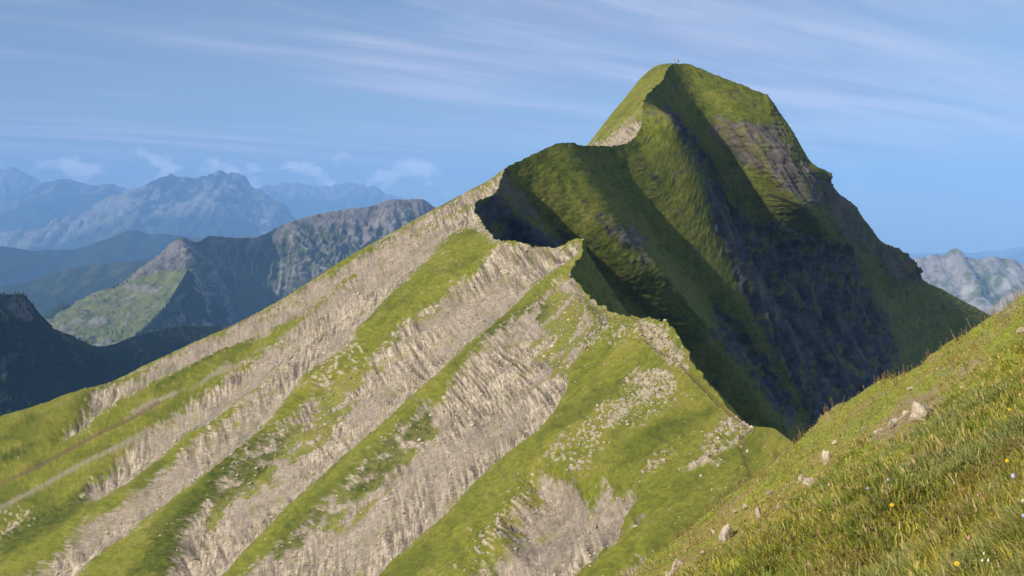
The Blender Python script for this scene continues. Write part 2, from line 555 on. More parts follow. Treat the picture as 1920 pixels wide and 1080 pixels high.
SKY_R = [(1440, 179, 536), (1452, 196, 536), (1468, 222, 535), (1488, 252, 534), (1505, 282, 534), (1522, 306, 534), (1548, 322, 536), (1558, 350, 546),
         (1600, 387, 588), (1628, 420, 612), (1652, 452, 626), (1690, 471, 632), (1718, 499, 640), (1726, 522, 668), (1770, 545, 700), (1815, 570, 722), (1862, 594, 744), (1950, 650, 780)]


def build_flank(cols, nU, nV, power, fall, jag, hide=-1):
    idx = [ci(c[0][0], c[0][1]) for c in cols]
    # place the mesh lines where the flank spreads widest in view
    tf = np.linspace(CT[0], CT[-1], 2400)
    G, _ = net(cols, CT[idx], 2400, 9, tf, 1.0)
    gx_, gy_ = to_px(G)
    st_ = np.hypot(np.diff(gx_, axis=0), np.diff(gy_, axis=0))
    vis = (gx_[1:] > -80) & (gx_[1:] < 1960) & (gy_[1:] < 1120)
    st_ = (st_ * vis)[:, 1:].mean(1) * ((CT[hide] > tf[1:]) | (tf[1:] > CT[ci(1140, 274)])) + 0.12 * np.diff(tf)
    st_ = np.convolve(np.pad(st_, 40, mode='edge'), np.ones(81) / 81, 'valid')
    cum_ = np.concatenate([[0], np.cumsum(st_)])
    ts = np.interp(np.linspace(0, cum_[-1], nU), cum_, tf)
    P, ts = net(cols, CT[idx], nU, nV, ts, power)
    cr = pchip(CT, CW, ts)
    base = pchip(CT[idx], CW[idx], ts)
    v = np.linspace(0, 1, nV) ** power
    w = np.clip(1 - v / fall, 0, 1) ** 2
    P = P + (cr - base)[:, None, :] * w[None, :, None]
    # ragged crest
    j = jag * np.stack([fbm(cr / 3.1, 4, 5), fbm(cr / 3.1 + 50, 4, 6), 0.9 * fbm(cr / 2.6 + 90, 4, 8)], -1) * sstep(cr[:, 1], 90, 200)[:, None]
    q_ = cr / 1.1
    j = j + jag * 0.25 * np.stack([np.abs(fbm(q_, 3, 15)) - 0.2, np.abs(fbm(q_ + 20, 3, 16)) - 0.2, 0.3 - np.abs(fbm(q_ + 40, 3, 17))], -1) * sstep(cr[:, 1], 130, 220)[:, None]
    P = P + j[:, None, :] * np.clip(1 - v / 0.06, 0, 1)[None, :, None] ** 2
    return P, v


# traced patches of bare rock on the sunny flank
ROCKS = [
    # along the far skyline
    [(944, 322), (892, 350), (850, 370), (800, 396), (740, 430), (690, 460), (640, 490), (575, 530), (500, 575), (430, 606), (361, 641), (319, 662), (278, 684), (205, 712), (178, 730), (158, 768), (128, 800), (108, 822),
     (133, 815), (167, 787), (194, 762), (222, 745), (278, 717), (333, 689), (400, 658), (455, 640), (500, 618), (545, 595), (600, 558), (640, 520), (700, 480), (760, 440), (830, 400), (890, 376), (925, 364), (938, 344)],
    # the wide finned band and its lower lobes
    [(925, 366), (870, 385), (793, 410), (730, 455), (680, 492), (640, 528), (600, 565), (560, 600), (520, 632), (470, 668), (430, 698), (400, 720), (333, 763), (283, 800), (233, 842), (205, 872), (175, 905), (150, 935), (180, 930), (213, 912), (250, 887),
     (300, 847), (350, 803), (400, 777), (440, 745), (473, 722), (530, 672), (500, 705), (467, 737), (400, 787), (333, 843), (283, 887), (233, 927), (167, 967), (127, 1003), (93, 1040), (40, 1090), (0, 1140), (60, 1140), (127, 1077), (167, 1040), (217, 1003), (283, 953),
     (350, 903), (417, 850), (483, 797), (517, 763), (547, 720), (567, 695), (600, 672), (643, 645), (660, 628), (660, 608), (687, 587), (733, 541), (790, 488), (817, 457), (845, 430), (878, 418), (915, 440), (935, 452), (905, 418), (889, 392), (897, 377)],
    # second band
    [(935, 452), (968, 455), (1000, 463), (1035, 467), (1062, 461), (1080, 455), (1078, 466), (1050, 487), (1020, 507), (993, 527), (967, 557), (917, 600), (867, 640), (810, 695), (780, 720), (707, 787), (640, 843), (600, 880), (533, 937), (483, 990), (433, 1043), (400, 1080), (340, 1140),
     (270, 1140), (300, 1085), (320, 1053), (327, 1003), (377, 933), (417, 893), (470, 840), (500, 807), (567, 740), (600, 715), (650, 692), (687, 660), (717, 635), (750, 607), (800, 570), (833, 550), (867, 517), (900, 490), (920, 463)],
    # third band
    [(1068, 516), (1085, 536), (1105, 558), (1122, 572), (1145, 585), (1150, 598), (1127, 604), (1100, 632), (1075, 660), (1057, 680), (1053, 720), (1030, 760), (1007, 790), (940, 840), (880, 893), (833, 947), (780, 993), (723, 1043), (690, 1080), (640, 1140),
     (390, 1140), (433, 1075), (483, 1032), (533, 993), (583, 949), (640, 905), (683, 863), (723, 822), (753, 795), (783, 759), (827, 722), (853, 689), (883, 655), (923, 619), (950, 589), (983, 569), (1020, 545), (1045, 522)],
    # fourth
    [(987, 893), (1023, 883), (1060, 893), (1083, 920), (1107, 907), (1130, 893), (1150, 907), (1183, 900), (1180, 927), (1160, 953), (1147, 987), (1120, 1007), (1083, 1050), (1050, 1085), (1010, 1140), (800, 1140), (853, 1080), (873, 1053), (890, 1037), (940, 1013), (947, 967), (973, 937)],
    [(1207, 943), (1190, 965), (1160, 990), (1130, 1015), (1100, 1040), (1120, 1007), (1155, 975)],
    [(1200, 1030), (1204, 1042), (1180, 1065), (1150, 1095), (1140, 1085), (1170, 1055)],
    # pale rock under the top
    [(1098, 271), (1115, 277), (1165, 274), (1190, 262), (1205, 234), (1207, 208), (1195, 212), (1165, 228), (1135, 250)],
]
RUBBLE = [[(1358, 780), (1385, 784), (1412, 803), (1396, 815), (1372, 835), (1348, 862), (1320, 872), (1285, 885), (1315, 860), (1335, 835), (1348, 808)],
          [(1205, 605), (1250, 612), (1262, 650), (1280, 690), (1255, 680), (1228, 660), (1212, 630)], [(1195, 690), (1250, 700), (1262, 720), (1225, 745), (1190, 750), (1160, 790), (1150, 780), (1185, 735)]]
SHADED_RIBS = [[(415, 850), (500, 800), (545, 785), (500, 850), (440, 900), (380, 950), (345, 1010), (322, 1075), (230, 1085), (280, 1020), (340, 940)],  # sides of the grass ribs turned from the sun, their shade painted in
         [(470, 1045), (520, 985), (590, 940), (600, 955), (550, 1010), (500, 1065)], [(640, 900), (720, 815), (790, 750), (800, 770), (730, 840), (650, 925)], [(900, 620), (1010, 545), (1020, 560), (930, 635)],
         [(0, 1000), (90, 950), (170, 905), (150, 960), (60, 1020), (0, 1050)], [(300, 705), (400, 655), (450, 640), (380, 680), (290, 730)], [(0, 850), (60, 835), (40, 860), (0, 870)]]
MIXED = [  # grass with stones among it
    [(1040, 520), (1110, 560), (1150, 590), (1190, 600), (1160, 640), (1100, 660), (1060, 690), (1010, 690), (985, 640), (1000, 580)],
    [(1250, 610), (1270, 640), (1285, 690), (1250, 680), (1215, 650), (1195, 610)],
    [(1180, 680), (1255, 690), (1270, 735), (1200, 790), (1130, 800), (1090, 850), (1050, 850), (1120, 770), (1170, 730)],
    [(1215, 835), (1260, 830), (1240, 880), (1200, 890)],
    [(600, 720), (660, 690), (640, 760), (560, 840), (470, 900), (400, 960), (340, 1010), (380, 930), (470, 840)],
    [(0, 960), (80, 945), (60, 990), (0, 1010)],
    [(640, 905), (750, 800), (790, 760), (800, 790), (720, 870), (640, 950), (540, 1010), (480, 1040)],
    [(850, 1060), (900, 990), (960, 930), (990, 890), (1000, 920), (940, 1000), (880, 1070)],
    [(1060, 820), (1110, 800), (1130, 830), (1090, 880), (1030, 870)],
    [(640, 640), (700, 650), (690, 690), (620, 720), (590, 700)],
]
BARE_GRASS = [  # grass islands inside the rock
    [(395, 660), (440, 640), (480, 625), (440, 655), (370, 690), (300, 725), (222, 765), (250, 745), (320, 705)],
]
TRAIL = [[(1180, 592), (1200, 606), (1212, 640), (1235, 660), (1262, 672), (1283, 692), (1313, 722), (1347, 757), (1377, 783), (1405, 803), (1392, 822), (1388, 838), (1396, 862), (1413, 902)]]
TRACK = [[(-200, 985), (0, 907), (60, 877), (133, 840), (200, 807), (250, 780), (300, 754)]]
PALE = [[(230, 783), (300, 750), (333, 736), (370, 718), (420, 690), (500, 648), (560, 605), (620, 555)], [(-60, 980), (7, 950), (100, 900), (167, 863), (213, 840), (283, 800)]]
R_rock = SV.union(ROCKS); R_mix = SV.union(MIXED); R_isl = SV.union(BARE_GRASS); R_rub = SV.union(RUBBLE); R_shade = SV.union(SHADED_RIBS)
R_trail = SV.lines(TRAIL); R_track = SV.lines(TRACK); R_pale = SV.lines(PALE)

P, v = build_flank(LEFT, 740, 580, 1.15, 0.35, 0.7, ci(975, 302))
P = P.astype(np.float32)
qx, qy = to_px(P)
N = normals(P).astype(np.float32)
near = 250.0 / np.maximum(P[..., 1], 60)                      # pixels per metre, relative
n_lo = fbm(P / 9.0, 4, 11)
n_md = fbm(P / 2.2, 4, 21)
n_hi = fbm(P / 0.75, 3, 31)
sd = SV.look(R_rock, qx, qy) + 9.0 * n_lo + 9.0 * n_md + 9.0 * n_hi
isl = sstep(SV.look(R_isl, qx, qy) + 6 * n_md, -2, 4)
rock = sstep(sd, -3.5, 3.5) * (1 - isl)
mix = sstep(SV.look(R_mix, qx, qy) + 14 * n_lo, -14, 12)
# strata: thin beds that stand out as fins across the bands
zc = 0.62 - 0.36 * sstep(P[..., 1], 190, 310)
w = P[..., 0] * 0.88 + P[..., 2] * zc + P[..., 1] * 0.05
a = P[..., 0] * 0.45 - P[..., 2] * 0.80
Q = np.stack([w / 0.90 + 0.20 * n_lo + 0.05 * n_md, a / 22.0, P[..., 1] / 18.0], -1)
fin = ridged(Q, 2, 41, 0.45, 2.2)
Q2 = np.stack([w / 3.4 + 0.4 * n_lo, a / 16.0, P[..., 1] / 13.0], -1)
fin2 = ridged(Q2, 2, 45)
finness = sstep(fbm(P / 22.0, 3, 51), -0.35, 0.25) * (1 - 0.8 * sstep(P[..., 1], 322, 345) * sstep(-P[..., 2], 2, 20))
patch = fbm(P / 4.2 + 7, 4, 61)
tuft = fbm(P / 1.25, 3, 71)
stone = noise(P / (0.0024 * P[..., 1:2] + 0.1) + 3, 81)
grass_in_rock = sstep(patch + 0.25 * n_hi, 0.26, 0.40) * (0.35 + 0.65 * mix)
grass_in_rock = np.maximum(grass_in_rock, sstep(mix * 0.55 + 0.5 * patch + 0.2 * n_md, 0.34, 0.5) * 0.9)
rk = rock * (1 - grass_in_rock)
stones = sstep(stone + 0.35 * n_lo + 0.35 * mix, 0.52, 0.66) * (1 - rock) * np.clip(0.10 + 0.75 * mix + sstep(sd, -40, -4) * 0.30, 0, 1)
rub = sstep(SV.look(R_rub, qx, qy) + 10 * n_lo + 8 * n_md, -8, 8) * sstep(n_hi + 0.6 * n_md, -0.12, 0.14)
stones = np.maximum(stones, rub * 0.9)
rk = np.maximum(rk, stones)
# debris chutes with few fins
h = rk * (0.68 * (0.25 + 0.75 * finness) * (fin - 0.45) + 0.25 * (fin2 - 0.45) + 0.12 * n_md + 0.08 * n_hi)
sd0 = SV.look(R_rock, qx, qy)
h = h - (0.45 * rock + 3.3 * sstep(sd0 + 4 * n_lo, -24, 34)) * (1 - 0.7 * isl) + (1 - rk) * (0.20 * tuft + 0.45 * n_lo + 0.10 * n_hi) + 0.18 * stones
trail_d = SV.look(R_trail, qx, qy) + 1.5 * n_md
trail = 1 - sstep(trail_d, 1.5, 3.6)
track = 1 - sstep(SV.look(R_track, qx, qy) + 1.2 * n_md, 2.0, 4.2)
pale = (1 - sstep(SV.look(R_pale, qx, qy) + 2.5 * n_md, 2.0, 6.5)) * sstep(n_lo, -0.45, 0.0)
h = h - 0.30 * trail - 0.5 * track
taper = sstep(v, 0.0, 0.03)
P2 = P + N * (h * taper[None, :])[..., None]
gcol = lerp(GRASS, GRASS_D, np.clip(0.42 - 0.9 * tuft - 0.7 * n_hi, 0, 1) * 0.55)
gcol = lerp(gcol, GRASS_Y, np.clip(0.25 + 1.1 * n_lo + 0.6 * patch, 0, 1) * 0.6)
terr = noise(np.stack([P[..., 0] / 6.0, P[..., 1] / 6.0, P[..., 2] / 0.7 + 0.5 * n_lo], -1), 95)
dark_g = np.clip(sstep(fbm(P / 14 + 20, 3, 91), 0.12, 0.5) * 0.5 + sstep(terr, 0.12, 0.45) * 0.30, 0, 1)
gcol = lerp(gcol, GRASS_D, dark_g)
rib_shade = sstep(SV.look(R_shade, qx, qy) + 10 * n_lo + 9 * n_md, -8, 10)
gcol = lerp(gcol, GRASS_D * np.array([0.75, 0.8, 0.8]), rib_shade * np.clip(0.75 + 0.8 * tuft, 0, 1))  # darker green stands in for shade on the ribs
h = h + rib_shade * 0.5 * np.maximum(tuft + 0.1, 0)
P2 = P + N * (h * taper[None, :])[..., None]
# shade between the fins is painted: recesses darker, fin edges paler
fin_shade = (fin - 0.45) + 0.22 * n_hi
fq = 0.35 + 0.65 * finness
rcol = lerp(ROCK, ROCK_D, sstep(-fin_shade, -0.02, 0.40) * 0.80 * fq)
rcol = lerp(rcol, ROCK_W, sstep(fin_shade, 0.02, 0.38) * 0.85 * fq)
rcol = lerp(rcol, np.array([0.255, 0.215, 0.175]), (1 - finness) * 0.5)
rcol = lerp(rcol, ROCK_D * 1.4, sstep(fbm(P / 7.0 + 40, 4, 57) + 0.25 * n_hi, 0.16, 0.46) * 0.45)
rcol = rcol * (1 + 0.35 * n_hi)[..., None]
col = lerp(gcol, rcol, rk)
col = lerp(col, ROCK_W, stones * 0.7)
col = lerp(col, ROCK * 0.9, pale * 0.75)
col = lerp(col, SOIL * 1.5, np.maximum(trail * 0.65, track * 0.8))
col = np.concatenate([col, (rk * (1 - stones) * (0.25 + 0.75 * finness))[..., None]], -1)
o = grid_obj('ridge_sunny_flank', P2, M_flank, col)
SUNNY = (P2, N, rock, stones, mix, qx, qy)

# ------------------------------------------------------------------ shaded flank
ROCKS_R = [
    [(1335, 212), (1400, 222), (1455, 235), (1500, 300), (1545, 335), (1555, 395), (1500, 375), (1440, 325), (1385, 305), (1350, 265)],
    [(1250, 200), (1330, 290), (1400, 420), (1450, 520), (1540, 640), (1600, 740), (1640, 860), (1540, 830), (1480, 720), (1400, 560), (1345, 440), (1320, 330), (1270, 250)],
    [(1380, 400), (1520, 440), (1600, 470), (1640, 560), (1680, 640), (1660, 760), (1560, 830), (1500, 640), (1430, 520)],
    [(890, 385), (930, 368), (1000, 418), (1045, 445), (1060, 470), (900, 470)],
    [(1130, 405), (1195, 430), (1220, 490), (1180, 470), (1140, 430)],
    [(1340, 560), (1420, 640), (1500, 760), (1480, 790), (1400, 700), (1340, 620)],
    [(1520, 320), (1560, 340), (1600, 390), (1650, 450), (1700, 480), (1725, 520), (1690, 530), (1640, 480), (1560, 420)],
    [(940, 325), (960, 350), (1010, 400), (1020, 420), (985, 405), (945, 360)],
]
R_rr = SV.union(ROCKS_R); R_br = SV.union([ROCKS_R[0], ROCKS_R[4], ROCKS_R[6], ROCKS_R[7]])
# the right-hand end of the net folds round the buttress skyline
cols = [list(c) for c in RIGHT]
tcol = list(CT[[ci(c[0][0], c[0][1]) for c in cols]])
P, v = build_flank(RIGHT, 430, 450, 1.15, 0.28, 0.7)
last = P[-1]
skr = resample_col(SKY_R, 450)
s_ = np.linspace(0, 1, 450) ** 1.15
skr = pchip(np.linspace(0, 1, 450), skr, s_)
back = resample_col([(1440, 179, 536), (1450, 215, 590), (1520, 330, 640), (1600, 440, 700), (1700, 560, 770), (1800, 640, 830), (1900, 720, 880)], 450)
extra, _ = np.stack([last, skr, back]), 0
E = pchip([0, 150, 260], extra, np.linspace(0, 260, 120)[1:])
P = np.concatenate([P, E], 0).astype(np.float32)
qx, qy = to_px(P)
N = normals(P).astype(np.float32)
n_bg = fbm(P / 38.0, 4, 101)
n_lo = fbm(P / 12.0, 4, 111)
n_md = fbm(P / 4.0, 4, 121)
n_hi = fbm(P / 1.3, 3, 131)
# gullies run down the fall line: stretch the noise downhill
fl = P.copy(); fl[..., 2] *= 0.22; fl[..., 0] = P[..., 0] + 0.75 * P[..., 2]
gul = ridged(fl / 24.0, 4, 141, 0.55)
gul2 = ridged(fl / 7.0, 3, 151, 0.55)
sd = SV.look(R_rr, qx, qy) + 14 * n_lo + 12 * n_md
rock = sstep(sd, -8, 8)
steep = 1 - sstep(N[..., 2], 0.30, 0.55)
patch = fbm(P / 7.0 + 9, 4, 161)
rk = np.clip(rock * (1 - 0.8 * sstep(patch, 0.15, 0.4)) + 0.10 * steep, 0, 1)
rk = np.maximum(rk, 0.7 * sstep(patch + 0.3 * n_hi, 0.56, 0.66))
deep = sstep(v, 0.05, 0.5)[None, :]
h = (1.2 + 3.0 * deep) * (gul - 0.5) * (0.12 + 0.88 * rock) + rk * rock * (1.1 + 0.9 * deep) * (gul2 - 0.5) + rk * (0.45 * n_md + 0.35 * n_hi) + (1 - rk) * (0.15 * n_md + 0.17 * n_hi + 0.35 * n_lo)
led_ = noise(np.stack([P[..., 0] / 14.0, P[..., 1] / 14.0, P[..., 2] / 1.5 + 0.8 * n_lo], -1), 171)
ledm = 0.15 + 0.85 * sstep(qx - 0.45 * (qy - 130), 1300, 1345)
h = h - 0.26 * sstep(led_, 0.10, 0.40) * ledm
taper = sstep(v, 0.0, 0.035)
P2 = P + N * (h * taper[None, :])[..., None]
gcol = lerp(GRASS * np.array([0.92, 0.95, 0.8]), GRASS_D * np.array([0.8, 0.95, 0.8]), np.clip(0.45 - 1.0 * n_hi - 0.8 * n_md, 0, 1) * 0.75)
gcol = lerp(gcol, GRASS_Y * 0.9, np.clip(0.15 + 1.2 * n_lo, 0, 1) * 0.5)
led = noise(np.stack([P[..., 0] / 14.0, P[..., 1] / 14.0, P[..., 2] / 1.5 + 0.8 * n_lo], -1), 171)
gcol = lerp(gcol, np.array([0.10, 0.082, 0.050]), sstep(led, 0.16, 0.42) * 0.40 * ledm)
rcol = lerp(ROCK_SHADE * 1.5, ROCK_SHADE * 0.45, np.clip(0.5 - 0.9 * n_md - 1.6 * (gul2 - 0.5) + 1.0 * led_, 0, 1))
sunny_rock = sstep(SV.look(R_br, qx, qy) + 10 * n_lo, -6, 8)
rcol = lerp(rcol, ROCK * 0.65, np.clip(0.10 + 0.75 * sunny_rock + 0.5 * n_lo, 0, 1) * 0.7)  # patches the sun reaches get a paler rock colour
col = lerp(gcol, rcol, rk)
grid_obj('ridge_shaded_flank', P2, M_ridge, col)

# ------------------------------------------------------------------ valley floor and the far mountains
x = np.concatenate([-np.geomspace(44000, 500, 40), np.linspace(-400, 400, 9), np.geomspace(500, 44000, 40)])
yv = np.concatenate([np.linspace(-3000, 900, 10), np.geomspace(1000, 39000, 70)])
gx, gy = np.meshgrid(x, yv, indexing='ij')
V = np.stack([gx, gy, -1400 + 0 * gx], -1)
V[..., 2] += 60 * fbm(V / 2500.0, 3, 3)
vc = lerp(np.array([0.04, 0.06, 0.02]), np.array([0.09, 0.11, 0.035]), sstep(fbm(V / 900.0, 4, 4), -0.2, 0.3))
grid_obj('ground', V, M_far, vc)


def range_net(name, cols, nU, nV, size, amp, colfn, seed, power=1.0, back=(0.25, 500.0), jag=0.25, stretch=0.35, patches=None, kind='structure', label=None):
    tops = np.array([c[0] for c in cols], float)
    t = crest_param(tops)
    P, ts = net(cols, t, nU, nV, None, power)
    # the far side, falling away from the viewer
    nb = max(6, nV // 6)
    top = P[:, :1]
    k = np.linspace(1, 0, nb, endpoint=False)[None, :, None]
    bk = top + k * np.array([0, back[1] * 1.0, -back[1] * back[0] * 2.2])
    P = np.concatenate([bk, P], 1).astype(np.float32)
    v = np.concatenate([-k[0, :, 0], np.linspace(0, 1, nV) ** power])
    qx, qy = to_px(P)
    N = normals(P).astype(np.float32)
    st = P.copy(); st[..., 2] *= stretch
    big = ridged(st / size, 5, seed, 0.5)
    fine = ridged(st / (size * 0.22), 4, seed + 9, 0.55)
    lo = fbm(P / (size * 1.6), 4, seed + 20)
    hi = fbm(P / (size * 0.10), 3, seed + 25)
    tp = jag + (1 - jag) * sstep(np.abs(v), 0.0, 0.25)
    h = amp * ((big - 0.55) + 0.30 * (fine - 0.5) + 0.10 * hi) * tp[None, :]
    P2 = P + N * h[..., None] * np.array([1, 1, 0.8], np.float32)
    col = colfn(P2, N, big, fine, lo, hi, qx, qy, v)
    return grid_obj(name, P2, M_far, col, kind), P2, col


FOREST = np.array([0.013, 0.024, 0.014]); MEADOW = np.array([0.115, 0.135, 0.045]); GREY = np.array([0.215, 0.19, 0.18]); LIME = np.array([0.24, 0.225, 0.215])


def auto_cols(contour, drop, forward, side=0.0, n=4):
    """a mountainside that falls from its skyline towards the viewer"""
    out = []
    for (px, py, d) in contour:
        c = [(px, py, d)]
        for k in range(1, n + 1):
            q = k / n
            dd = d - forward * q
            z = (HZ - py) / F * d - drop * q ** 0.85
            xx = (px - 960) / F * d + side * q
            c.append((960 + xx / dd * F, HZ - z / dd * F, dd))
        out.append(c)
    return out


def dense(contour, step=18, jit=2.0, seed=0):
    c = np.array(contour, float)
    t = crest_param(c)
    n = max(3, int(t[-1] / step))
    q = pchip(t, c, np.linspace(0, t[-1], n))
    q[:, 1] += jit * fbm(np.stack([q[:, 0] / 30, q[:, 0] * 0 + seed, q[:, 0] * 0], -1), 4, seed)
    return [tuple(r) for r in q]


def col_far(P, N, big, fine, lo, hi, qx, qy, v):
    c = lerp(FOREST * 1.6, MEADOW * 0.7, sstep(lo + 0.4 * (big - 0.5), -0.1, 0.3))
    r = sstep((1 - np.clip(v, 0, 1))[None, :] + 0.9 * (fine - 0.5) + 0.5 * lo, 0.80, 1.02)
    return lerp(c, LIME * 0.75, r * 0.9)


def col_forest(P, N, big, fine, lo, hi, qx, qy, v):
    return lerp(FOREST, MEADOW * 0.5, sstep(lo + 0.5 * hi, 0.15, 0.5))


range_net('far_range_pale', auto_cols(dense([(-120, 335, 31000), (-20, 322, 31000), (20, 315, 31000), (50, 322, 31000), (85, 340, 31000), (130, 345, 31000), (160, 352, 31000), (230, 358, 31000), (330, 352, 31000), (420, 350, 31000), (470, 352, 31000), (530, 345, 31000), (570, 341, 31000), (610, 347, 31000), (660, 345, 31000), (700, 352, 31000), (735, 366, 31000), (790, 384, 31000), (900, 400, 31000), (1100, 400, 31000)], 7, 9, 1), 2000, 4200), 560, 60, 1500, 420, col_far, 300, jag=0.55)
range_net('far_range_left', auto_cols(dense([(-150, 398, 24000), (-40, 392, 24000), (0, 384, 24000), (50, 362, 24000), (85, 345, 24000), (120, 335, 24000), (150, 340, 24000), (180, 347, 24000), (205, 345, 24000), (235, 356, 24000), (300, 380, 24000), (420, 420, 24000)], 14, 4, 2), 1700, 4500), 220, 60, 1900, 380, col_far, 320)
range_net('far_massif', auto_cols(dense([(-160, 470, 17500), (0, 437, 18000), (60, 430, 18000), (130, 402, 18500), (190, 378, 19000), (240, 360, 19000), (285, 345, 19000), (322, 326, 19500), (345, 330, 19500), (370, 338, 19500), (392, 326, 19500), (425, 325, 19500), (445, 331, 19500), (462, 332, 19500), (482, 352, 19500), (520, 385, 19500), (580, 420, 19500), (700, 450, 19500)], 7, 8, 3), 1800, 5200), 460, 100, 1200, 380, col_far, 340, jag=0.45)
range_net('forest_ridge_far', auto_cols(dense([(-160, 470, 10500), (0, 464, 10500), (70, 468, 10600), (140, 466, 10800), (200, 448, 11000), (245, 430, 11200), (300, 436, 11300), (380, 446, 11500), (520, 470, 11500), (640, 520, 11500)], 16, 4, 4), 1250, 3600), 240, 70, 1200, 230, col_forest, 360)
range_net('forest_ridge_middle', auto_cols(dense([(-160, 545, 7000), (0, 540, 7000), (80, 520, 7100), (160, 500, 7200), (250, 490, 7300), (330, 485, 7300), (450, 500, 7300)], 16, 4, 5), 950, 2500), 160, 60, 900, 170, col_forest, 370)


def col_grey(P, N, big, fine, lo, hi, qx, qy, v):
    g = lerp(MEADOW * 0.55, FOREST * 1.3, sstep(lo, -0.1, 0.35))
    r = sstep(1.0 - np.clip(v, 0, 1)[None, :] * 1.0 + 1.2 * (fine - 0.5) + 0.6 * lo + 0.5 * (qx - 520) / 300, 0.55, 0.95)
    c = lerp(g, lerp(GREY, GREY * 0.65, np.clip(0.5 + hi * 1.2, 0, 1)), r)
    lim = (qx < 348) * sstep(v, 0.0, 0.02)[None, :]
    return lerp(c, GREY * 0.8, np.clip(lim, 0, 1) * 0.6)


GREYCOLS = [
    [(120, 590, 4420), (125, 640, 4350), (130, 720, 4200)],
    [(235, 521, 4500), (240, 548, 4420), (250, 620, 4250)],
    [(300, 476, 4600), (292, 512, 4490), (270, 600, 4250)],
    [(341, 445, 4660), (350, 480, 4540), (356, 520, 4420), (365, 620, 4200)],
    [(368, 453, 4760), (395, 490, 4790), (420, 540, 4760), (440, 640, 4600)],
    [(395, 442, 4800), (425, 490, 4870), (460, 550, 4880), (480, 650, 4750)],
    [(430, 445, 4850), (460, 490, 4930), (500, 550, 4950), (530, 650, 4800)],
    [(470, 445, 4900), (500, 490, 4960), (540, 550, 4950), (560, 650, 4800)],
    [(530, 421, 5000), (560, 470, 4930), (590, 540, 4830), (600, 640, 4700)],
    [(600, 401, 5100), (612, 440, 5060), (640, 510, 4930), (660, 640, 4750)],
    [(655, 392, 5160), (650, 440, 5060), (660, 510, 4960), (680, 640, 4750)],
    [(700, 385, 5200), (705, 430, 5150), (710, 510, 5000), (720, 640, 4800)],
    [(740, 374, 5250), (735, 430, 5130), (730, 510, 5000), (740, 640, 4800)],
    [(790, 373, 5300), (790, 420, 5250), (780, 510, 5100), (780, 640, 4900)],
    [(815, 387, 5330), (820, 430, 5300), (820, 510, 5200), (820, 640, 5000)],
    [(900, 440, 5400), (900, 480, 5350), (900, 540, 5250), (900, 640, 5100)],
]
range_net('grey_mountain', GREYCOLS, 380, 150, 210, 80, col_grey, 400, jag=0.15, stretch=0.2)

SLABCOLS = [
    [(352, 505, 3900), (300, 511, 3960), (240, 529, 4010), (205, 560, 4060), (150, 620, 4100)],
    [(338, 530, 3800), (270, 545, 3870), (200, 548, 3930), (150, 566, 3970), (100, 640, 4000)],
    [(314, 570, 3660), (240, 585, 3720), (160, 583, 3780), (100, 596, 3830), (60, 650, 3860)],
    [(276, 612, 3510), (210, 622, 3560), (140, 612, 3620), (86, 608, 3680), (40, 650, 3720)],
    [(225, 652, 3400), (180, 650, 3440), (130, 640, 3490), (80, 640, 3540), (30, 680, 3560)],
    [(190, 720, 3250), (150, 720, 3290), (110, 720, 3330), (60, 720, 3370), (20, 740, 3400)],
]
SLABSHADE = [
    [(352, 505, 3900), (375, 532, 3945), (410, 575, 4000), (470, 640, 4060), (520, 720, 4080)],
    [(338, 530, 3800), (372, 558, 3850), (410, 600, 3900), (460, 660, 3940), (500, 740, 3960)],
    [(314, 570, 3660), (350, 598, 3710), (390, 635, 3750), (440, 690, 3780), (480, 770, 3800)],
    [(276, 612, 3510), (310, 635, 3560), (350, 670, 3600), (400, 720, 3630), (440, 800, 3650)],
    [(225, 652, 3400), (260, 672, 3440), (300, 700, 3470), (350, 750, 3500), (390, 830, 3520)],
]


def slab(name, cols, shade, seed):
    tops = np.array([c[0] for c in cols], float)
    P, ts = net(cols, crest_param(tops), 170, 170)
    P = P.astype(np.float32)
    N = normals(P).astype(np.float32)
    lo = fbm(P / 160.0, 4, seed); md = fbm(P / 45.0, 4, seed + 3); hi = fbm(P / 14.0, 3, seed + 5)
    rd = ridged(P / 110.0, 4, seed + 8)
    v = np.linspace(0, 1, 170)
    tp = sstep(v, 0, 0.08)[None, :]
    if shade:
        P2 = P + N * (tp * (45 * (rd - 0.5) + 14 * md))[..., None]
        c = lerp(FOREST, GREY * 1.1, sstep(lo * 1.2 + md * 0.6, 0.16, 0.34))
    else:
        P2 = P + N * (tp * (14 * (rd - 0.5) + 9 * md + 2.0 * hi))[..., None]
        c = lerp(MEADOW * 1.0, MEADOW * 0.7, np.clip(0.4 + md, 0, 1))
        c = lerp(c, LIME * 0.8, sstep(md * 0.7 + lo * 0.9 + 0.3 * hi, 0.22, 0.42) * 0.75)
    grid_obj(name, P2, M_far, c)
    return P2


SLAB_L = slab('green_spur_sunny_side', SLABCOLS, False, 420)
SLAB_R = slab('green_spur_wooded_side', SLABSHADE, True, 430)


def col_dark(P, N, big, fine, lo, hi, qx, qy, v):
    c = lerp(FOREST, MEADOW * 0.6, sstep(lo + 0.5 * hi + 0.5 * (fine - 0.5), 0.05, 0.4))
    r = sstep(SV.look(R_crag, qx, qy) + 10 * fine + 8 * hi, -2, 8)
    return lerp(c, GREY * 0.8, r * 0.8)


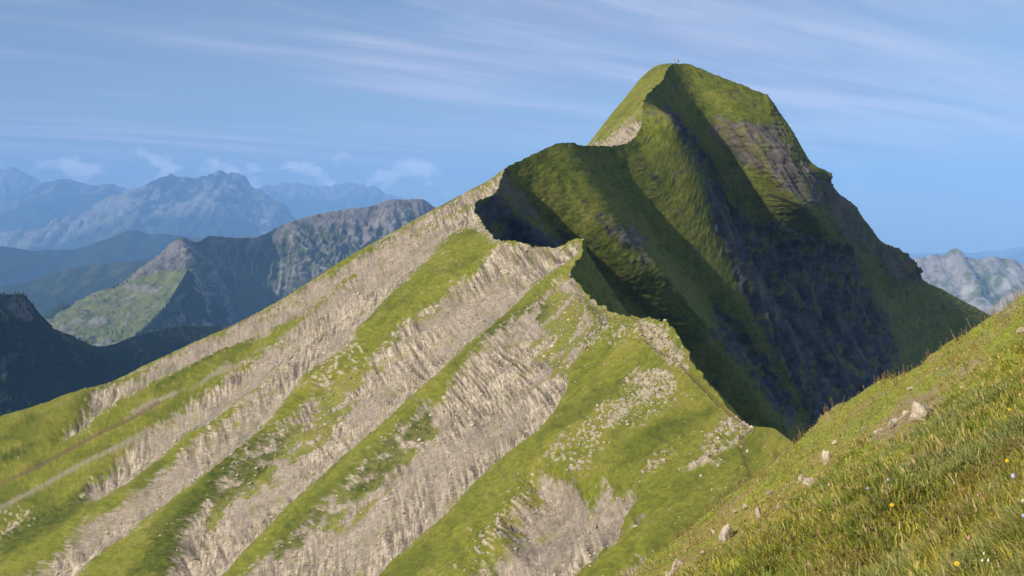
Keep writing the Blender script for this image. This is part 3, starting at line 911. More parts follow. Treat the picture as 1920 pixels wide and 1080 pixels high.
R_crag = SV.union([[(10, 562), (38, 556), (52, 580), (40, 605), (15, 590)], [(0, 670), (18, 672), (10, 700), (0, 700)]])
DARKCOLS = [
    [(-200, 575, 1500), (-190, 640, 1480), (-180, 740, 1440), (-160, 900, 1380)],
    [(-60, 556, 1560), (-50, 620, 1540), (-40, 720, 1500), (-20, 900, 1420)],
    [(0, 553, 1600), (20, 610, 1590), (40, 700, 1560), (60, 880, 1480)],
    [(40, 551, 1640), (60, 610, 1650), (90, 700, 1620), (120, 880, 1540)],
    [(58, 568, 1680), (90, 640, 1690), (130, 720, 1670), (170, 880, 1590)],
    [(78, 600, 1720), (120, 660, 1730), (170, 740, 1700), (220, 880, 1630)],
    [(130, 628, 1800), (180, 690, 1800), (230, 760, 1770), (280, 880, 1700)],
    [(200, 648, 1900), (240, 700, 1890), (290, 770, 1860), (340, 880, 1790)],
    [(262, 628, 2040), (310, 690, 2010), (350, 760, 1970), (400, 880, 1890)],
    [(330, 612, 2200), (380, 680, 2150), (420, 750, 2100), (470, 880, 2000)],
    [(420, 612, 2330), (470, 680, 2280), (510, 750, 2220), (560, 880, 2120)],
    [(560, 600, 2500), (600, 680, 2450), (640, 750, 2390), (690, 880, 2290)],
]
_, DARK, _ = range_net('wooded_spur', DARKCOLS, 240, 130, 120, 60, col_dark, 440, jag=0.12, back=(0.3, 260))
_, KNOLL, _ = range_net('small_wooded_knoll', auto_cols(dense([(40, 618, 4350), (75, 600, 4350), (92, 580, 4350), (105, 570, 4350), (117, 567, 4350), (128, 573, 4350), (138, 590, 4350), (190, 630, 4350)], 12, 2, 6), 330, 420), 90, 50, 90, 22, col_forest, 450)


def col_lime(P, N, big, fine, lo, hi, qx, qy, v):
    g = lerp(MEADOW * 0.9, MEADOW * 0.6, sstep(lo, -0.2, 0.3))
    r = sstep(1.0 - 0.75 * np.clip(v, 0, 1)[None, :] + 0.9 * (fine - 0.5) + 0.7 * lo, 0.50, 0.85)
    c = lerp(g, lerp(LIME * 1.05, LIME * 0.72, np.clip(0.45 + hi * 1.1, 0, 1)), r)
    sc = sstep(SV.look(R_scree, qx, qy) + 6 * fine + 4 * hi, -3, 5)
    return lerp(c, LIME * 1.25, sc * 0.85)


R_scree = SV.union([[(1925, 500), (1905, 505), (1885, 525), (1860, 555), (1850, 560), (1870, 548), (1900, 535), (1925, 520)], [(1815, 535), (1828, 540), (1805, 560), (1795, 556)], [(1700, 520), (1745, 505), (1735, 520), (1712, 532)]])
range_net('limestone_mountain', auto_cols(dense([(1600, 500, 6200), (1660, 492, 6200), (1700, 487, 6200), (1725, 483, 6200), (1750, 478, 6200), (1770, 476, 6200), (1780, 468, 6200), (1792, 464, 6200), (1803, 467, 6200), (1812, 479, 6200), (1822, 484, 6200), (1845, 485, 6200), (1872, 481, 6200), (1890, 484, 6200), (1905, 492, 6200), (1925, 494, 6200), (1980, 480, 6200), (2100, 450, 6200)], 7, 5, 7), 700, 1500, -150), 330, 130, 300, 62, col_lime, 460, jag=0.35)
range_net('rocky_shoulder', auto_cols(dense([(1780, 640, 2600), (1830, 596, 2600), (1862, 572, 2600), (1885, 556, 2600), (1910, 545, 2600), (1940, 538, 2600), (2050, 500, 2600)], 10, 4, 8), 350, 600, -100), 140, 80, 110, 30, col_lime, 470, jag=0.3)
range_net('far_range_right', auto_cols(dense([(1500, 480, 26000), (1700, 478, 26000), (1760, 476, 26000), (1850, 471, 26000), (1895, 466, 26000), (1940, 462, 26000), (2050, 455, 26000)], 12, 4, 9), 900, 3500), 120, 40, 1500, 260, col_far, 480)

# ------------------------------------------------------------------ air
hz, ht, hb = bpy.data.materials.new('haze_air'), None, None
hz.use_nodes = True
ht = hz.node_tree
ht.nodes.clear()
pv = ht.nodes.new('ShaderNodeVolumePrincipled')
pv.inputs['Color'].default_value = (0.27, 0.55, 1.0, 1)
pv.inputs['Density'].default_value = 5.6e-5
pv.inputs['Anisotropy'].default_value = -0.2
ho = ht.nodes.new('ShaderNodeOutputMaterial')
ht.links.new(pv.outputs[0], ho.inputs['Volume'])
bx = [(sx * 46000.0, sy, sz) for sz in (-3400.0, 1560.0) for (sx, sy) in ((-1, -4000.0), (1, -4000.0), (1, 41000.0), (-1, 41000.0))]
o = mesh_obj('haze', bx, [(3, 2, 1, 0), (4, 5, 6, 7), (0, 1, 5, 4), (1, 2, 6, 5), (2, 3, 7, 6), (3, 0, 4, 7)], hz, smooth=False)
o['kind'] = 'stuff'
o['label'] = 'thin blue haze filling the air between the ridges'
o['category'] = 'haze'

# ------------------------------------------------------------------ the near slope
PA, PB, PC = 0.675, -0.348, -1.2


def plane_d(px, py):
    rx = (np.asarray(px, float) - 960) / F; rz = (HZ - np.asarray(py, float)) / F
    return PC / np.minimum(rz - PA * rx - PB, -0.035)


EDGE = [(2900, -101), (2400, 236), (2060, 466), (1990, 518), (1920, 566), (1860, 600), (1800, 637), (1745, 672), (1700, 702), (1650, 735), (1600, 765), (1560, 790), (1530, 812), (1495, 845), (1455, 876), (1410, 908), (1350, 952), (1300, 1000), (1262, 1040), (1225, 1085), (1170, 1160), (1085, 1270), (960, 1450)]
e = np.array(EDGE, float)
te = crest_param(np.c_[e, np.zeros(len(e))])
tq = np.interp(np.linspace(0, 1, 420), [0, 0.12, 0.90, 1], [0, te[2], te[-3], te[-1]])
eq = pchip(te, e, tq)
eq[:, 1] += 4.0 * fbm(np.stack([tq / 40, tq * 0, tq * 0], -1), 3, 201)
EW = at(eq[:, 0], eq[:, 1], plane_d(eq[:, 0], eq[:, 1]))
tan = np.gradient(EW[:, :2], axis=0)
tan = np.stack([smooth_grid(np.repeat(tan[:, None, k:k + 1], 3, 1)[..., 0], 60)[:, 1] for k in (0, 1)], -1)
tan /= np.linalg.norm(tan, axis=1, keepdims=True)
out = np.stack([tan[:, 1], -tan[:, 0]], -1)
sgn = np.sign((out * (EW[:, :2] - np.array([6.0, 6.0]))).sum(1).mean())
out = out * sgn
rows_out = []
for k in (26.0, 15.0, 9.0, 5.0, 3.0, 1.8, 0.9, 0.4):
    xy = EW[:, :2] + out * k
    rows_out.append(np.c_[xy, PA * xy[:, 0] + PB * xy[:, 1] + PC - (0.10 * k + 0.06 * k * k)])
L = np.linspace(0, 1, 270)[:, None, None] ** 1.35 * 860
ip = eq[None, :, :] + L * np.array([0.52, 0.855])
IW = at(ip[..., 0], ip[..., 1], plane_d(ip[..., 0], ip[..., 1]))
tail = [IW[-1] + np.array([0.6 * k, -0.8 * k, PA * 0.6 * k - PB * 0.8 * k]) for k in (0.3, 0.7, 1.2, 2.0, 3.2, 5.0, 8.0, 13.0, 20.0)]
P = np.concatenate([np.stack(rows_out), IW, np.stack(tail)], 0).transpose(1, 0, 2).astype(np.float32)
N = normals(P).astype(np.float32)
hill = 0.10 * fbm(P / 0.9, 4, 211) + 0.22 * fbm(P / 3.5, 3, 215)
gd = np.linalg.norm(P, axis=-1)
P = P + N * (hill * np.clip(gd / 6, 0.3, 1.2))[..., None]
sp = fbm(P / 1.6 + 4, 4, 221)
fcol = lerp(np.array([0.21, 0.23, 0.030]), np.array([0.27, 0.20, 0.07]), sstep(sp, -0.1, 0.35) * 0.7)
fcol = lerp(fcol, ROCK * 0.8, sstep(fbm(P / 0.9 + 30, 4, 225), 0.42, 0.55) * 0.6 * sstep(gd, 14, 20))
fx_, fy_ = to_px(P)
bare = sstep(poly_sd(fx_.astype(np.float32), fy_.astype(np.float32), [(1625, 830), (1655, 785), (1695, 742), (1755, 728), (1775, 755), (1725, 800), (1665, 840)]) + 22 * fbm(P / 0.5, 3, 229), -4, 12)
fcol = lerp(fcol, np.array([0.26, 0.19, 0.115]), bare * 0.75)
M_near = terrain_mat('near_turf', 14.0, 0.6, 0.5, bdist=0.04)
grid_obj('near_slope', P, M_near, fcol)
NEAR_P, NEAR_N = P[:, 3:278], N[:, 3:278]
nqx, nqy = to_px(NEAR_P)


def ground_at(px, py):
    q = (nqx[:, 5:] - px) ** 2 + (nqy[:, 5:] - py) ** 2
    i = np.unravel_index(np.argmin(q), q.shape)
    return NEAR_P[i[0], i[1] + 5].astype(float), NEAR_N[i[0], i[1] + 5].astype(float)


# where stones break the turf: (column, row, width, height, description)
RK = [
    (1735, 775, 34, 26, 'largest pale boulder at the upper end of the stone row in the near slope'),
    (1714, 786, 12, 12, 'small pale stone touching the largest boulder of the stone row'),
    (1702, 785, 15, 13, 'small stone second below the largest boulder in the stone row'),
    (1686, 792, 26, 16, 'long low pale stone in the middle of the stone row'),
    (1671, 802, 10, 8, 'tiny stone between the long stone and the lower boulder of the row'),
    (1655, 815, 24, 19, 'pale boulder near the lower end of the stone row'),
    (1644, 822, 17, 15, 'pale stone at the very bottom of the stone row'),
    (1549, 863, 13, 20, 'upright white stone standing alone on the turf below the saddle'),
    (1566, 834, 7, 6, 'small white stone just under the brow above the upright white stone'),
    (1662, 768, 7, 6, 'small white stone in the turf above the stone row'),
    (1709, 731, 6, 5, 'tiny pale stone near the brow, highest above the stone row'),
    (1715, 760, 8, 7, 'small tan stone close above the largest boulder'),
    (1749, 760, 8, 6, 'small tan stone right of the largest boulder'),
    (1502, 904, 11, 13, 'left stone of the pale trio below the upright white stone'),
    (1509, 908, 9, 10, 'middle stone of the pale trio below the upright white stone'),
    (1519, 908, 13, 14, 'right stone of the pale trio below the upright white stone'),
    (1364, 1000, 22, 40, 'tall cracked pale boulder leaning at the left rim of the near slope'),
    (1352, 1012, 12, 22, 'slim stone leaning against the tall cracked boulder'),
    (1319, 1040, 14, 8, 'small flat white stone left of the tall cracked boulder'),
    (1423, 968, 13, 26, 'narrow pale outcrop right of the tall cracked boulder'),
    (1397, 953, 14, 16, 'jagged pale stone above the tall cracked boulder'),
    (1377, 960, 12, 8, 'low pale stone left of the jagged stone on the rim'),
    (1438, 950, 12, 9, 'pale stone above the narrow outcrop'),
    (1458, 955, 10, 9, 'rounded pale stone right of the narrow outcrop'),
    (1447, 977, 14, 6, 'flat slab of pale stone lying right of the narrow outcrop'),
    (1272, 1066, 30, 24, 'broad pale rock at the bottom left corner of the near slope'),
    (1290, 1050, 16, 14, 'pale rock resting above the broad rock at the bottom left'),
    (1252, 1078, 20, 16, 'half hidden pale rock at the lowest left rim of the near slope'),
    (1912, 622, 13, 9, 'upper stone of the two by the right border'),
    (1900, 668, 14, 9, 'lower stone of the two by the right border'),
    (1820, 726, 12, 9, 'grey stone in the turf under the right end of the brow'),
    (1338, 1002, 10, 9, 'little stone on the rim left of the slim leaning stone'),
    (1412, 925, 9, 7, 'little pale stone at the end of the trail by the rim'),
    (1440, 922, 11, 8, 'little tan stone on the rim right of the trail end'),
]

# ---- grass of the near slope
M_blade, t, b = new_mat('grass_blades')
a_ = t.nodes.new('ShaderNodeAttribute'); a_.attribute_name = 'Col'
t.links.new(a_.outputs['Color'], b.inputs['Base Color'])
b.inputs['Roughness'].default_value = 0.55
b.inputs['Specular IOR Level'].default_value = 0.25
tr = t.nodes.new('ShaderNodeBsdfTranslucent')
t.links.new(a_.outputs['Color'], tr.inputs['Color'])
ms = t.nodes.new('ShaderNodeMixShader'); ms.inputs[0].default_value = 0.45
t.links.new(b.outputs[0], ms.inputs[1]); t.links.new(tr.outputs[0], ms.inputs[2])
t.links.new(ms.outputs[0], t.nodes['Material Output'].inputs['Surface'])

cellx = np.abs((nqx[1:, :-1] - nqx[:-1, :-1]) * (nqy[:-1, 1:] - nqy[:-1, :-1]) - (nqx[:-1, 1:] - nqx[:-1, :-1]) * (nqy[1:, :-1] - nqy[:-1, :-1]))
inside = (nqx[:-1, :-1] > 1150) & (nqx[:-1, :-1] < 2200) & (nqy[:-1, :-1] < 1330)
wgt = (cellx * inside).ravel() + 0.02 * inside.ravel() * (np.arange(cellx.shape[1])[None, :] < 6).repeat(cellx.shape[0], 0).ravel()
NT = 33000
pick = rng.choice(len(wgt), NT, p=wgt / wgt.sum())
ti, tj = np.unravel_index(pick, cellx.shape)
fu, fv = rng.random((2, NT, 1))
base = NEAR_P[ti, tj] * (1 - fu) * (1 - fv) + NEAR_P[ti + 1, tj] * fu * (1 - fv) + NEAR_P[ti, tj + 1] * (1 - fu) * fv + NEAR_P[ti + 1, tj + 1] * fu * fv
keep = np.ones(NT, bool)
bqx, bqy = to_px(base)
for (rx_, ry_, rw_, rh_, _) in RK:
    keep &= ~((np.abs(bqx - rx_) < rw_ * 0.55 + 2) & (bqy - ry_ > -rh_ * 0.6) & (bqy - ry_ < rh_ * 0.35 + 3))
thin = poly_sd(bqx.astype(np.float32), bqy.astype(np.float32), [(1625, 830), (1655, 785), (1695, 742), (1755, 728), (1775, 755), (1725, 800), (1665, 840)])
keep &= ~((thin > 0) & (rng.random(NT) < 0.62))
ti, tj, base = ti[keep], tj[keep], base[keep]
NT = int(keep.sum())
tn = NEAR_N[ti, tj]
td = np.linalg.norm(base, axis=1)
spec = fbm(base / 0.6, 3, 231)
spec2 = fbm(base / 2.4 + 11, 3, 235)
per = 7
NB = NT * per
bi = np.repeat(np.arange(NT), per)
dist = td[bi]
rad = (0.02 + 0.006 * dist) * np.sqrt(rng.random(NB))
an = rng.random(NB) * 2 * np.pi
root = base[bi] + np.stack([np.cos(an) * rad, np.sin(an) * rad, (PA * np.cos(an) + PB * np.sin(an)) * rad], -1)
tuft_h = np.clip(0.064 + 0.07 * spec + 0.026 * rng.standard_normal(NT), 0.03, 0.16) * (1.0 - 0.62 * sstep(td, 9, 19))
hgt_ = tuft_h[bi] * rng.uniform(0.55, 1.25, NB)
az = an + rng.normal(0, 0.7, NB)
lean = rng.uniform(0.15, 1.0, NB)
dirv = np.stack([np.cos(az), np.sin(az), np.zeros(NB)], -1) * lean[:, None] + np.array([-0.32, 0.10, -0.05])
up = np.array([-0.10, 0.05, 1.0])
wid = np.maximum(0.0031, 0.00062 * dist) * rng.uniform(0.7, 1.4, NB)
view = -root / np.linalg.norm(root, axis=1, keepdims=True)
side = np.stack([-np.sin(az), np.cos(az), np.zeros(NB)], -1) + 0.6 * np.cross(view, up)
side /= np.linalg.norm(side, axis=1, keepdims=True)
p1 = root + hgt_[:, None] * (0.48 * up + 0.20 * dirv)
p2 = root + hgt_[:, None] * (0.80 * up + 0.55 * dirv)
p3 = root + hgt_[:, None] * (0.92 * up + 0.95 * dirv) - np.array([0, 0, 1.0]) * (hgt_ * lean * 0.25)[:, None]
ww = wid[:, None] * side
VB = np.stack([root - ww, root + ww, p1 - ww * 0.9, p1 + ww * 0.9, p2 - ww * 0.6, p2 + ww * 0.6, p3], 1)
k7 = np.arange(NB)[:, None] * 7
tri = np.array([[0, 1, 3], [0, 3, 2], [2, 3, 5], [2, 5, 4], [4, 5, 6]])
far_b = dist > 10.0          # blades far down the slope need fewer faces
tri_far = np.array([[0, 1, 3], [0, 3, 2], [2, 3, 6]])
FB = np.concatenate([(k7[~far_b][:, :, None] + tri[None]).reshape(-1, 3), (k7[far_b][:, :, None] + tri_far[None]).reshape(-1, 3)])
G1 = np.array([0.30, 0.325, 0.038]); G2 = np.array([0.48, 0.42, 0.072]); G3 = np.array([0.16, 0.23, 0.038]); ST = np.array([0.60, 0.47, 0.22]); RB = np.array([0.36, 0.20, 0.065]); BG = np.array([0.24, 0.29, 0.12])
gc = lerp(G1, G2, np.clip(0.45 + 0.9 * spec2 + 0.35 * rng.standard_normal(NT), 0, 1))
gc = lerp(gc, G3, np.clip(sstep(spec, 0.05, 0.4) * 0.5 + (rng.random(NT) < 0.22) * 0.7, 0, 0.9))
gc = lerp(gc, BG, sstep(fbm(base / 1.3 + 60, 2, 241), 0.2, 0.4) * 0.5)
gc = lerp(gc, RB, sstep(fbm(base / 1.1 + 80, 3, 245), 0.2, 0.45) * 0.35)
bc = gc[bi] * rng.uniform(0.7, 1.3, (NB, 1))
dry = rng.random(NB)
bc = np.where((dry < 0.16)[:, None], ST * rng.uniform(0.6, 1.2, (NB, 1)), bc)
bc = np.where(((dry > 0.16) & (dry < 0.21))[:, None], RB * rng.uniform(0.7, 1.3, (NB, 1)), bc)
o = mesh_obj('grass', VB, FB, M_blade, col=np.repeat(bc[:, None, :], 7, 1))
o['kind'] = 'stuff'; o['label'] = 'sunlit meadow grass in green and straw tufts on the near slope'; o['category'] = 'grass'

# thin seeding stalks that stand above the turf, thickest along the brow
NS = 5200
wb = wgt * (0.25 + 14 * (np.arange(cellx.shape[1])[None, :] < 30).repeat(cellx.shape[0], 0).ravel())
pick = rng.choice(len(wb), NS, p=wb / wb.sum())
si, sj = np.unravel_index(pick, cellx.shape)
root = NEAR_P[si, sj] + rng.normal(0, 0.02, (NS, 3)) * np.array([1, 1, 0])
dist = np.linalg.norm(root, axis=1)
hs = rng.uniform(0.06, 0.24, NS)
ld = rng.normal(0, 0.22, (NS, 3)) + np.array([-0.12, 0.03, 1.0]); ld[:, 2] = 1
top = root + ld * hs[:, None]
wd = np.maximum(0.0008, 0.00014 * dist)[:, None]
view = -root / dist[:, None]
sd_ = np.cross(view, ld); sd_ /= np.linalg.norm(sd_, axis=1, keepdims=True)
hl = rng.uniform(0.02, 0.05, NS)[:, None]
ldn = ld / np.linalg.norm(ld, axis=1, keepdims=True)
VS = np.stack([root - sd_ * wd, root + sd_ * wd, top - sd_ * wd, top + sd_ * wd, top + ldn * hl * 0.4 - sd_ * wd * 2.2, top + ldn * hl * 0.4 + sd_ * wd * 2.2, top + ldn * hl], 1)
FS = (np.arange(NS)[:, None, None] * 7 + tri[None]).reshape(-1, 3)
cs = np.where((rng.random(NS) < 0.5)[:, None], np.array([0.26, 0.13, 0.05]), np.array([0.36, 0.27, 0.12])) * rng.uniform(0.6, 1.2, (NS, 1))
o = mesh_obj('seeding_grass', VS, FS, M_blade, col=np.repeat(cs[:, None, :], 7, 1))
o['kind'] = 'stuff'; o['label'] = 'thin reddish seed stalks fringing the brow of the near slope'; o['category'] = 'grass'

# ---- loose stones strewn over the sunny flank
P2, N2, rockm, stm, mixm, fqx, fqy = SUNNY
ws = (rockm * 0.55 + stm * 2.0 + mixm * 0.45 + 0.02) * (fqx > -40) * (fqx < 1500) * (fqy < 1120)
ws = (ws * (1.0 / np.maximum(P2[..., 1], 60))).ravel()
NSt = 7000
pick = rng.choice(len(ws), NSt, p=ws / ws.sum())
sb = P2.reshape(-1, 3)[pick] + 0.0
sn = N2.reshape(-1, 3)[pick]
from_ico = [(0, 0, 1), (0.89, 0, 0.45), (0.28, 0.85, 0.45), (-0.72, 0.53, 0.45), (-0.72, -0.53, 0.45), (0.28, -0.85, 0.45), (0.72, 0.53, -0.45), (-0.28, 0.85, -0.45), (-0.89, 0, -0.45), (-0.28, -0.85, -0.45), (0.72, -0.53, -0.45), (0, 0, -1)]
ico_f = np.array([(0, 1, 2), (0, 2, 3), (0, 3, 4), (0, 4, 5), (0, 5, 1), (1, 6, 2), (2, 7, 3), (3, 8, 4), (4, 9, 5), (5, 10, 1), (6, 7, 2), (7, 8, 3), (8, 9, 4), (9, 10, 5), (10, 6, 1), (11, 7, 6), (11, 8, 7), (11, 9, 8), (11, 10, 9), (11, 6, 10)])
iv = np.array(from_ico)
ssz = np.clip(rng.lognormal(-1.75, 0.45, NSt), 0.06, 0.6) * np.clip(sb[:, 1] / 210.0, 0.35, 1.2)
sv = iv[None] * rng.uniform(0.65, 1.25, (NSt, 12, 1)) * ssz[:, None, None] * np.stack([rng.uniform(0.6, 1.3, NSt), rng.uniform(0.6, 1.3, NSt), rng.uniform(0.45, 0.9, NSt)], -1)[:, None, :]
ra = rng.random(NSt) * 6.283
ca, sa = np.cos(ra)[:, None], np.sin(ra)[:, None]
sv = np.stack([sv[..., 0] * ca - sv[..., 1] * sa, sv[..., 0] * sa + sv[..., 1] * ca, sv[..., 2]], -1) + (sb + sn * (ssz * 0.15)[:, None])[:, None, :]
sc_ = np.where((rng.random(NSt) < 0.6)[:, None], ROCK_W, ROCK) * rng.uniform(0.7, 1.15, (NSt, 1))
o = mesh_obj('loose_stones', sv, (np.arange(NSt)[:, None, None] * 12 + ico_f[None]).reshape(-1, 3), M_ridge, smooth=False, col=np.repeat(sc_[:, None, :], 12, 1))
o['kind'] = 'stuff'; o['label'] = 'pale loose limestone pieces strewn over the sunny flank'; o['category'] = 'stones'

# ------------------------------------------------------------------ woods on the farther slopes
M_tree = terrain_mat('conifer_needles', 0.35, 0, 0.4)


def cone_stack(h, r, tiers=3, sides=7, rs=None):
    rs = rs or np.random.default_rng(1)
    V, Fc = [], []
    for k in range(tiers):
        z0 = h * (0.10 + 0.27 * k); z1 = h * (0.10 + 0.27 * k + 0.42) if k < tiers - 1 else h
        rr = r * (1 - 0.29 * k)
        b0 = len(V)
        for s in range(sides):
            a = 6.283 * s / sides + k * 0.4
            q = rr * rs.uniform(0.75, 1.15)
            V.append((math.cos(a) * q, math.sin(a) * q, z0 + rs.uniform(-0.04, 0.03) * h))
        V.append((0, 0, z1))
        for s in range(sides):
            Fc.append((b0 + s, b0 + (s + 1) % sides, b0 + sides))
    return np.array(V), np.array(Fc)


def forest(name, pts, hmin, hmax, label, seed):
    rs = np.random.default_rng(seed)
    V0, F0 = cone_stack(1.0, 0.2, rs=rs)
    n = len(pts)
    hh = rs.uniform(hmin, hmax, n)
    an = rs.random(n) * 6.28
    c, s = np.cos(an)[:, None], np.sin(an)[:, None]
    wv = rs.uniform(0.8, 1.4, n)[:, None]
    V = np.stack([(V0[None, :, 0] * c - V0[None, :, 1] * s) * hh[:, None] * wv, (V0[None, :, 0] * s + V0[None, :, 1] * c) * hh[:, None] * wv, V0[None, :, 2] * hh[:, None]], -1) + pts[:, None, :]
    Fa = (np.arange(n)[:, None, None] * len(V0) + F0[None]).reshape(-1, 3)
    cc = np.array([0.020, 0.034, 0.014]) * rs.uniform(0.6, 1.5, (n, 1))
    o = mesh_obj(name, V, Fa, M_tree, smooth=False, col=np.repeat(cc[:, None, :], len(V0), 1))
    o['kind'] = 'stuff'; o['label'] = label; o['category'] = 'forest'
    return o


rs = np.random.default_rng(3)
A = SLAB_R.reshape(-1, 3)
ii = np.arange(len(A)); vv = (ii % SLAB_R.shape[1]) / SLAB_R.shape[1]; uu = (ii // SLAB_R.shape[1]) / SLAB_R.shape[0]
wt = np.exp(-vv / 0.22) * sstep(uu, 0.12, 0.35) + 0.12
wt *= sstep(fbm(A / 120.0, 3, 500), -0.25, 0.15) + 0.05
pts = A[rs.choice(len(A), 1700, p=wt / wt.sum())] - np.array([0, 0, 1.0])
forest('conifer_forest', pts, 9, 17, 'dark conifer wood on the shaded side of the green spur', 11)
D_ = DARK[:, DARK.shape[1] // 7:].reshape(-1, 3)
wt = sstep(fbm(D_ / 130.0, 3, 510), -0.2, 0.2) + 0.03
pts = D_[rs.choice(len(D_), 2600, p=wt / wt.sum())] - np.array([0, 0, 0.6])
forest('conifer_forest', pts, 4.5, 9, 'dark conifer wood covering the spur at the far left', 12)
K_ = KNOLL.reshape(-1, 3)
forest('conifer_forest', K_[rs.choice(len(K_), 420)] - np.array([0, 0, 0.6]), 6, 11, 'conifers on the small round knoll between the spurs', 13)

# single spruces that stand clear on the edges
M_bark = flat_mat('spruce_bark', (0.07, 0.05, 0.04), 3.0)


def surf_at(px, py, *grids):
    best = None
    for g in grids:
        x_, y_ = to_px(g)
        e_ = (x_ - px) ** 2 + (y_ - py) ** 2
        i = np.unravel_index(np.argmin(e_), e_.shape)
        if best is None or e_[i] < best[0]:
            best = (e_[i], g[i].astype(float))
    return best[1]


def empty(name, loc, label, cat, group=None):
    o = bpy.data.objects.new(name, None)
    o.empty_display_size = 0.2
    o.location = loc
    scene.collection.objects.link(o)
    o['label'] = label; o['category'] = cat
    if group:
        o['group'] = group
    return o


def tube(p0, p1, r0, r1, n=6):
    p0 = np.array(p0, float); p1 = np.array(p1, float)
    d = p1 - p0; d /= np.linalg.norm(d)
    a = np.cross(d, (0.3, 0.9, 0.2)); a /= np.linalg.norm(a); b = np.cross(d, a)
    an = np.arange(n) * 2 * math.pi / n
    ring = np.cos(an)[:, None] * a + np.sin(an)[:, None] * b
    V = np.concatenate([p0 + ring * r0, p1 + ring * r1])
    Fc = [(i, (i + 1) % n, n + (i + 1) % n, n + i) for i in range(n)] + [tuple(range(n))[::-1], tuple(range(n, 2 * n))]
    return V.tolist(), Fc


def spruce(px, py, h, grids, label, seed):
    g = surf_at(px, py, *grids)
    r = np.random.default_rng(seed)
    root = empty('spruce_tree', tuple(g - np.array([0, 0, 0.3])), label, 'tree', 'lone spruces on the spur edges')
    V, Fc = tube((0, 0, 0), (0, 0, h * 0.8), h * 0.022, h * 0.008)
    mesh_obj('trunk', V, Fc, M_bark, root)
    V, Fc = cone_stack(h, h * 0.19, 6 if h > 10 else 5, 9, r)
    V = []; Fl = []
    tiers = 8
    for k in range(tiers):
        q = k / tiers
        z0 = h * (0.12 + 0.80 * q); z1 = min(h, z0 + h * 0.24); rr = h * 0.20 * (1 - q) ** 0.9 + 0.02 * h
        b0 = len(V); sd_n = 9
        for s in range(sd_n):
            a = 6.283 * s / sd_n + k * 0.7
            f_ = rr * r.uniform(0.6, 1.2)
            V.append((math.cos(a) * f_, math.sin(a) * f_, z0 + r.uniform(-0.03, 0.03) * h))
        V.append((0, 0, z1))
        Fl += [(b0 + s, b0 + (s + 1) % sd_n, b0 + sd_n) for s in range(sd_n)]
    cc = np.array([0.018, 0.030, 0.013]) * r.uniform(0.7, 1.3)
    mesh_obj('crown', V, np.array(Fl), M_tree, root, smooth=False, col=np.tile(cc, (len(V), 1)))


SG = [SLAB_L, SLAB_R]
spr = [(205, 545, 14, 'spruce on the outline of the green spur, lowest of the skyline row'),
       (214, 541, 12, 'short spruce on the green spur outline, second up the skyline row'),
       (222, 537, 15, 'tall spruce on the green spur outline, third up the skyline row'),
       (230, 533, 12, 'spruce on the green spur outline, fourth up the skyline row'),
       (238, 530, 14, 'topmost spruce of the skyline row on the green spur'),
       (202, 628, 13, 'spruce at the left end of the row above the small meadow'),
       (211, 627, 15, 'second spruce from the left in the row above the small meadow'),
       (219, 626, 14, 'third spruce from the left in the row above the small meadow'),
       (228, 624, 16, 'spruce at the right end of the row above the small meadow'),
       (312, 566, 15, 'spruce halfway up the right edge of the green spur'),
       (335, 530, 13, 'spruce just below the tip of the green spur'),
       (290, 595, 15, 'spruce low on the right edge of the green spur')]
for k, (px, py, h, lab) in enumerate(spr):
    spruce(px, py, h, SG, lab, 600 + k)
for k, (px, py, h, lab) in enumerate([(61, 573, 8, 'spruce on the step below the dark crag at far left'), (72, 597, 7, 'spruce in the notch right of the dark crag'), (8, 553, 6, 'small spruce on top of the dark crag at the left border'), (150, 634, 7, 'spruce on the dark spur rim below the knoll')]):
    spruce(px, py, h, [DARK], lab, 640 + k)

# ------------------------------------------------------------------ summit: cross and people
M_wood = flat_mat('weathered_wood', (0.42, 0.40, 0.37), 6.0)
M_jack = flat_mat('dark_jacket', (0.035, 0.04, 0.06), 9.0)
M_post = flat_mat('grey_post', (0.16, 0.14, 0.12), 8.0)


def top_at(px):
    c = np.array(CREST, float)[52:57]
    py, d = np.interp(px, c[:, 0], c[:, 1]), np.interp(px, c[:, 0], c[:, 2])
    return at(px, py, d)


g = top_at(1264.6)
root = empty('summit_cross', tuple(g - np.array([0, 0, 0.5])), 'pale wooden cross standing on the highest point of the ridge', 'cross')
V, Fc = tube((0, 0, 0), (0, 0, 3.3), 0.13, 0.11, 4)
mesh_obj('post', V, Fc, M_wood, root, smooth=False)
V, Fc = tube((-0.85, 0.0, 2.55), (0.85, 0.0, 2.55), 0.12, 0.12, 4)
mesh_obj('crossbeam', V, Fc, M_wood, root, smooth=False)


def skin_body(name, verts, edges, radii, mats, parent):
    me = bpy.data.meshes.new(name + '_rig')
    me.from_pydata(verts, edges, [])
    ob = bpy.data.objects.new(name + '_rig', me)
    scene.collection.objects.link(ob)
    m = ob.modifiers.new('skin', 'SKIN')
    for i, r_ in enumerate(radii):
        me.skin_vertices[0].data[i].radius = (r_, r_ * 0.85)
    me.skin_vertices[0].data[0].use_root = True
    ob.modifiers.new('sub', 'SUBSURF').levels = 1
    dg = bpy.context.evaluated_depsgraph_get()
    m2 = bpy.data.meshes.new_from_object(ob.evaluated_get(dg))
    bpy.data.objects.remove(ob); bpy.data.meshes.remove(me)
    m2.name = name
    for mm in mats:
        m2.materials.append(mm)
    for p in m2.polygons:
        p.use_smooth = True
        z = p.center.z
        p.material_index = 2 if z > 1.46 else (1 if z < 0.86 else 0)
    o = bpy.data.objects.new(name, m2)
    return link(o, parent)


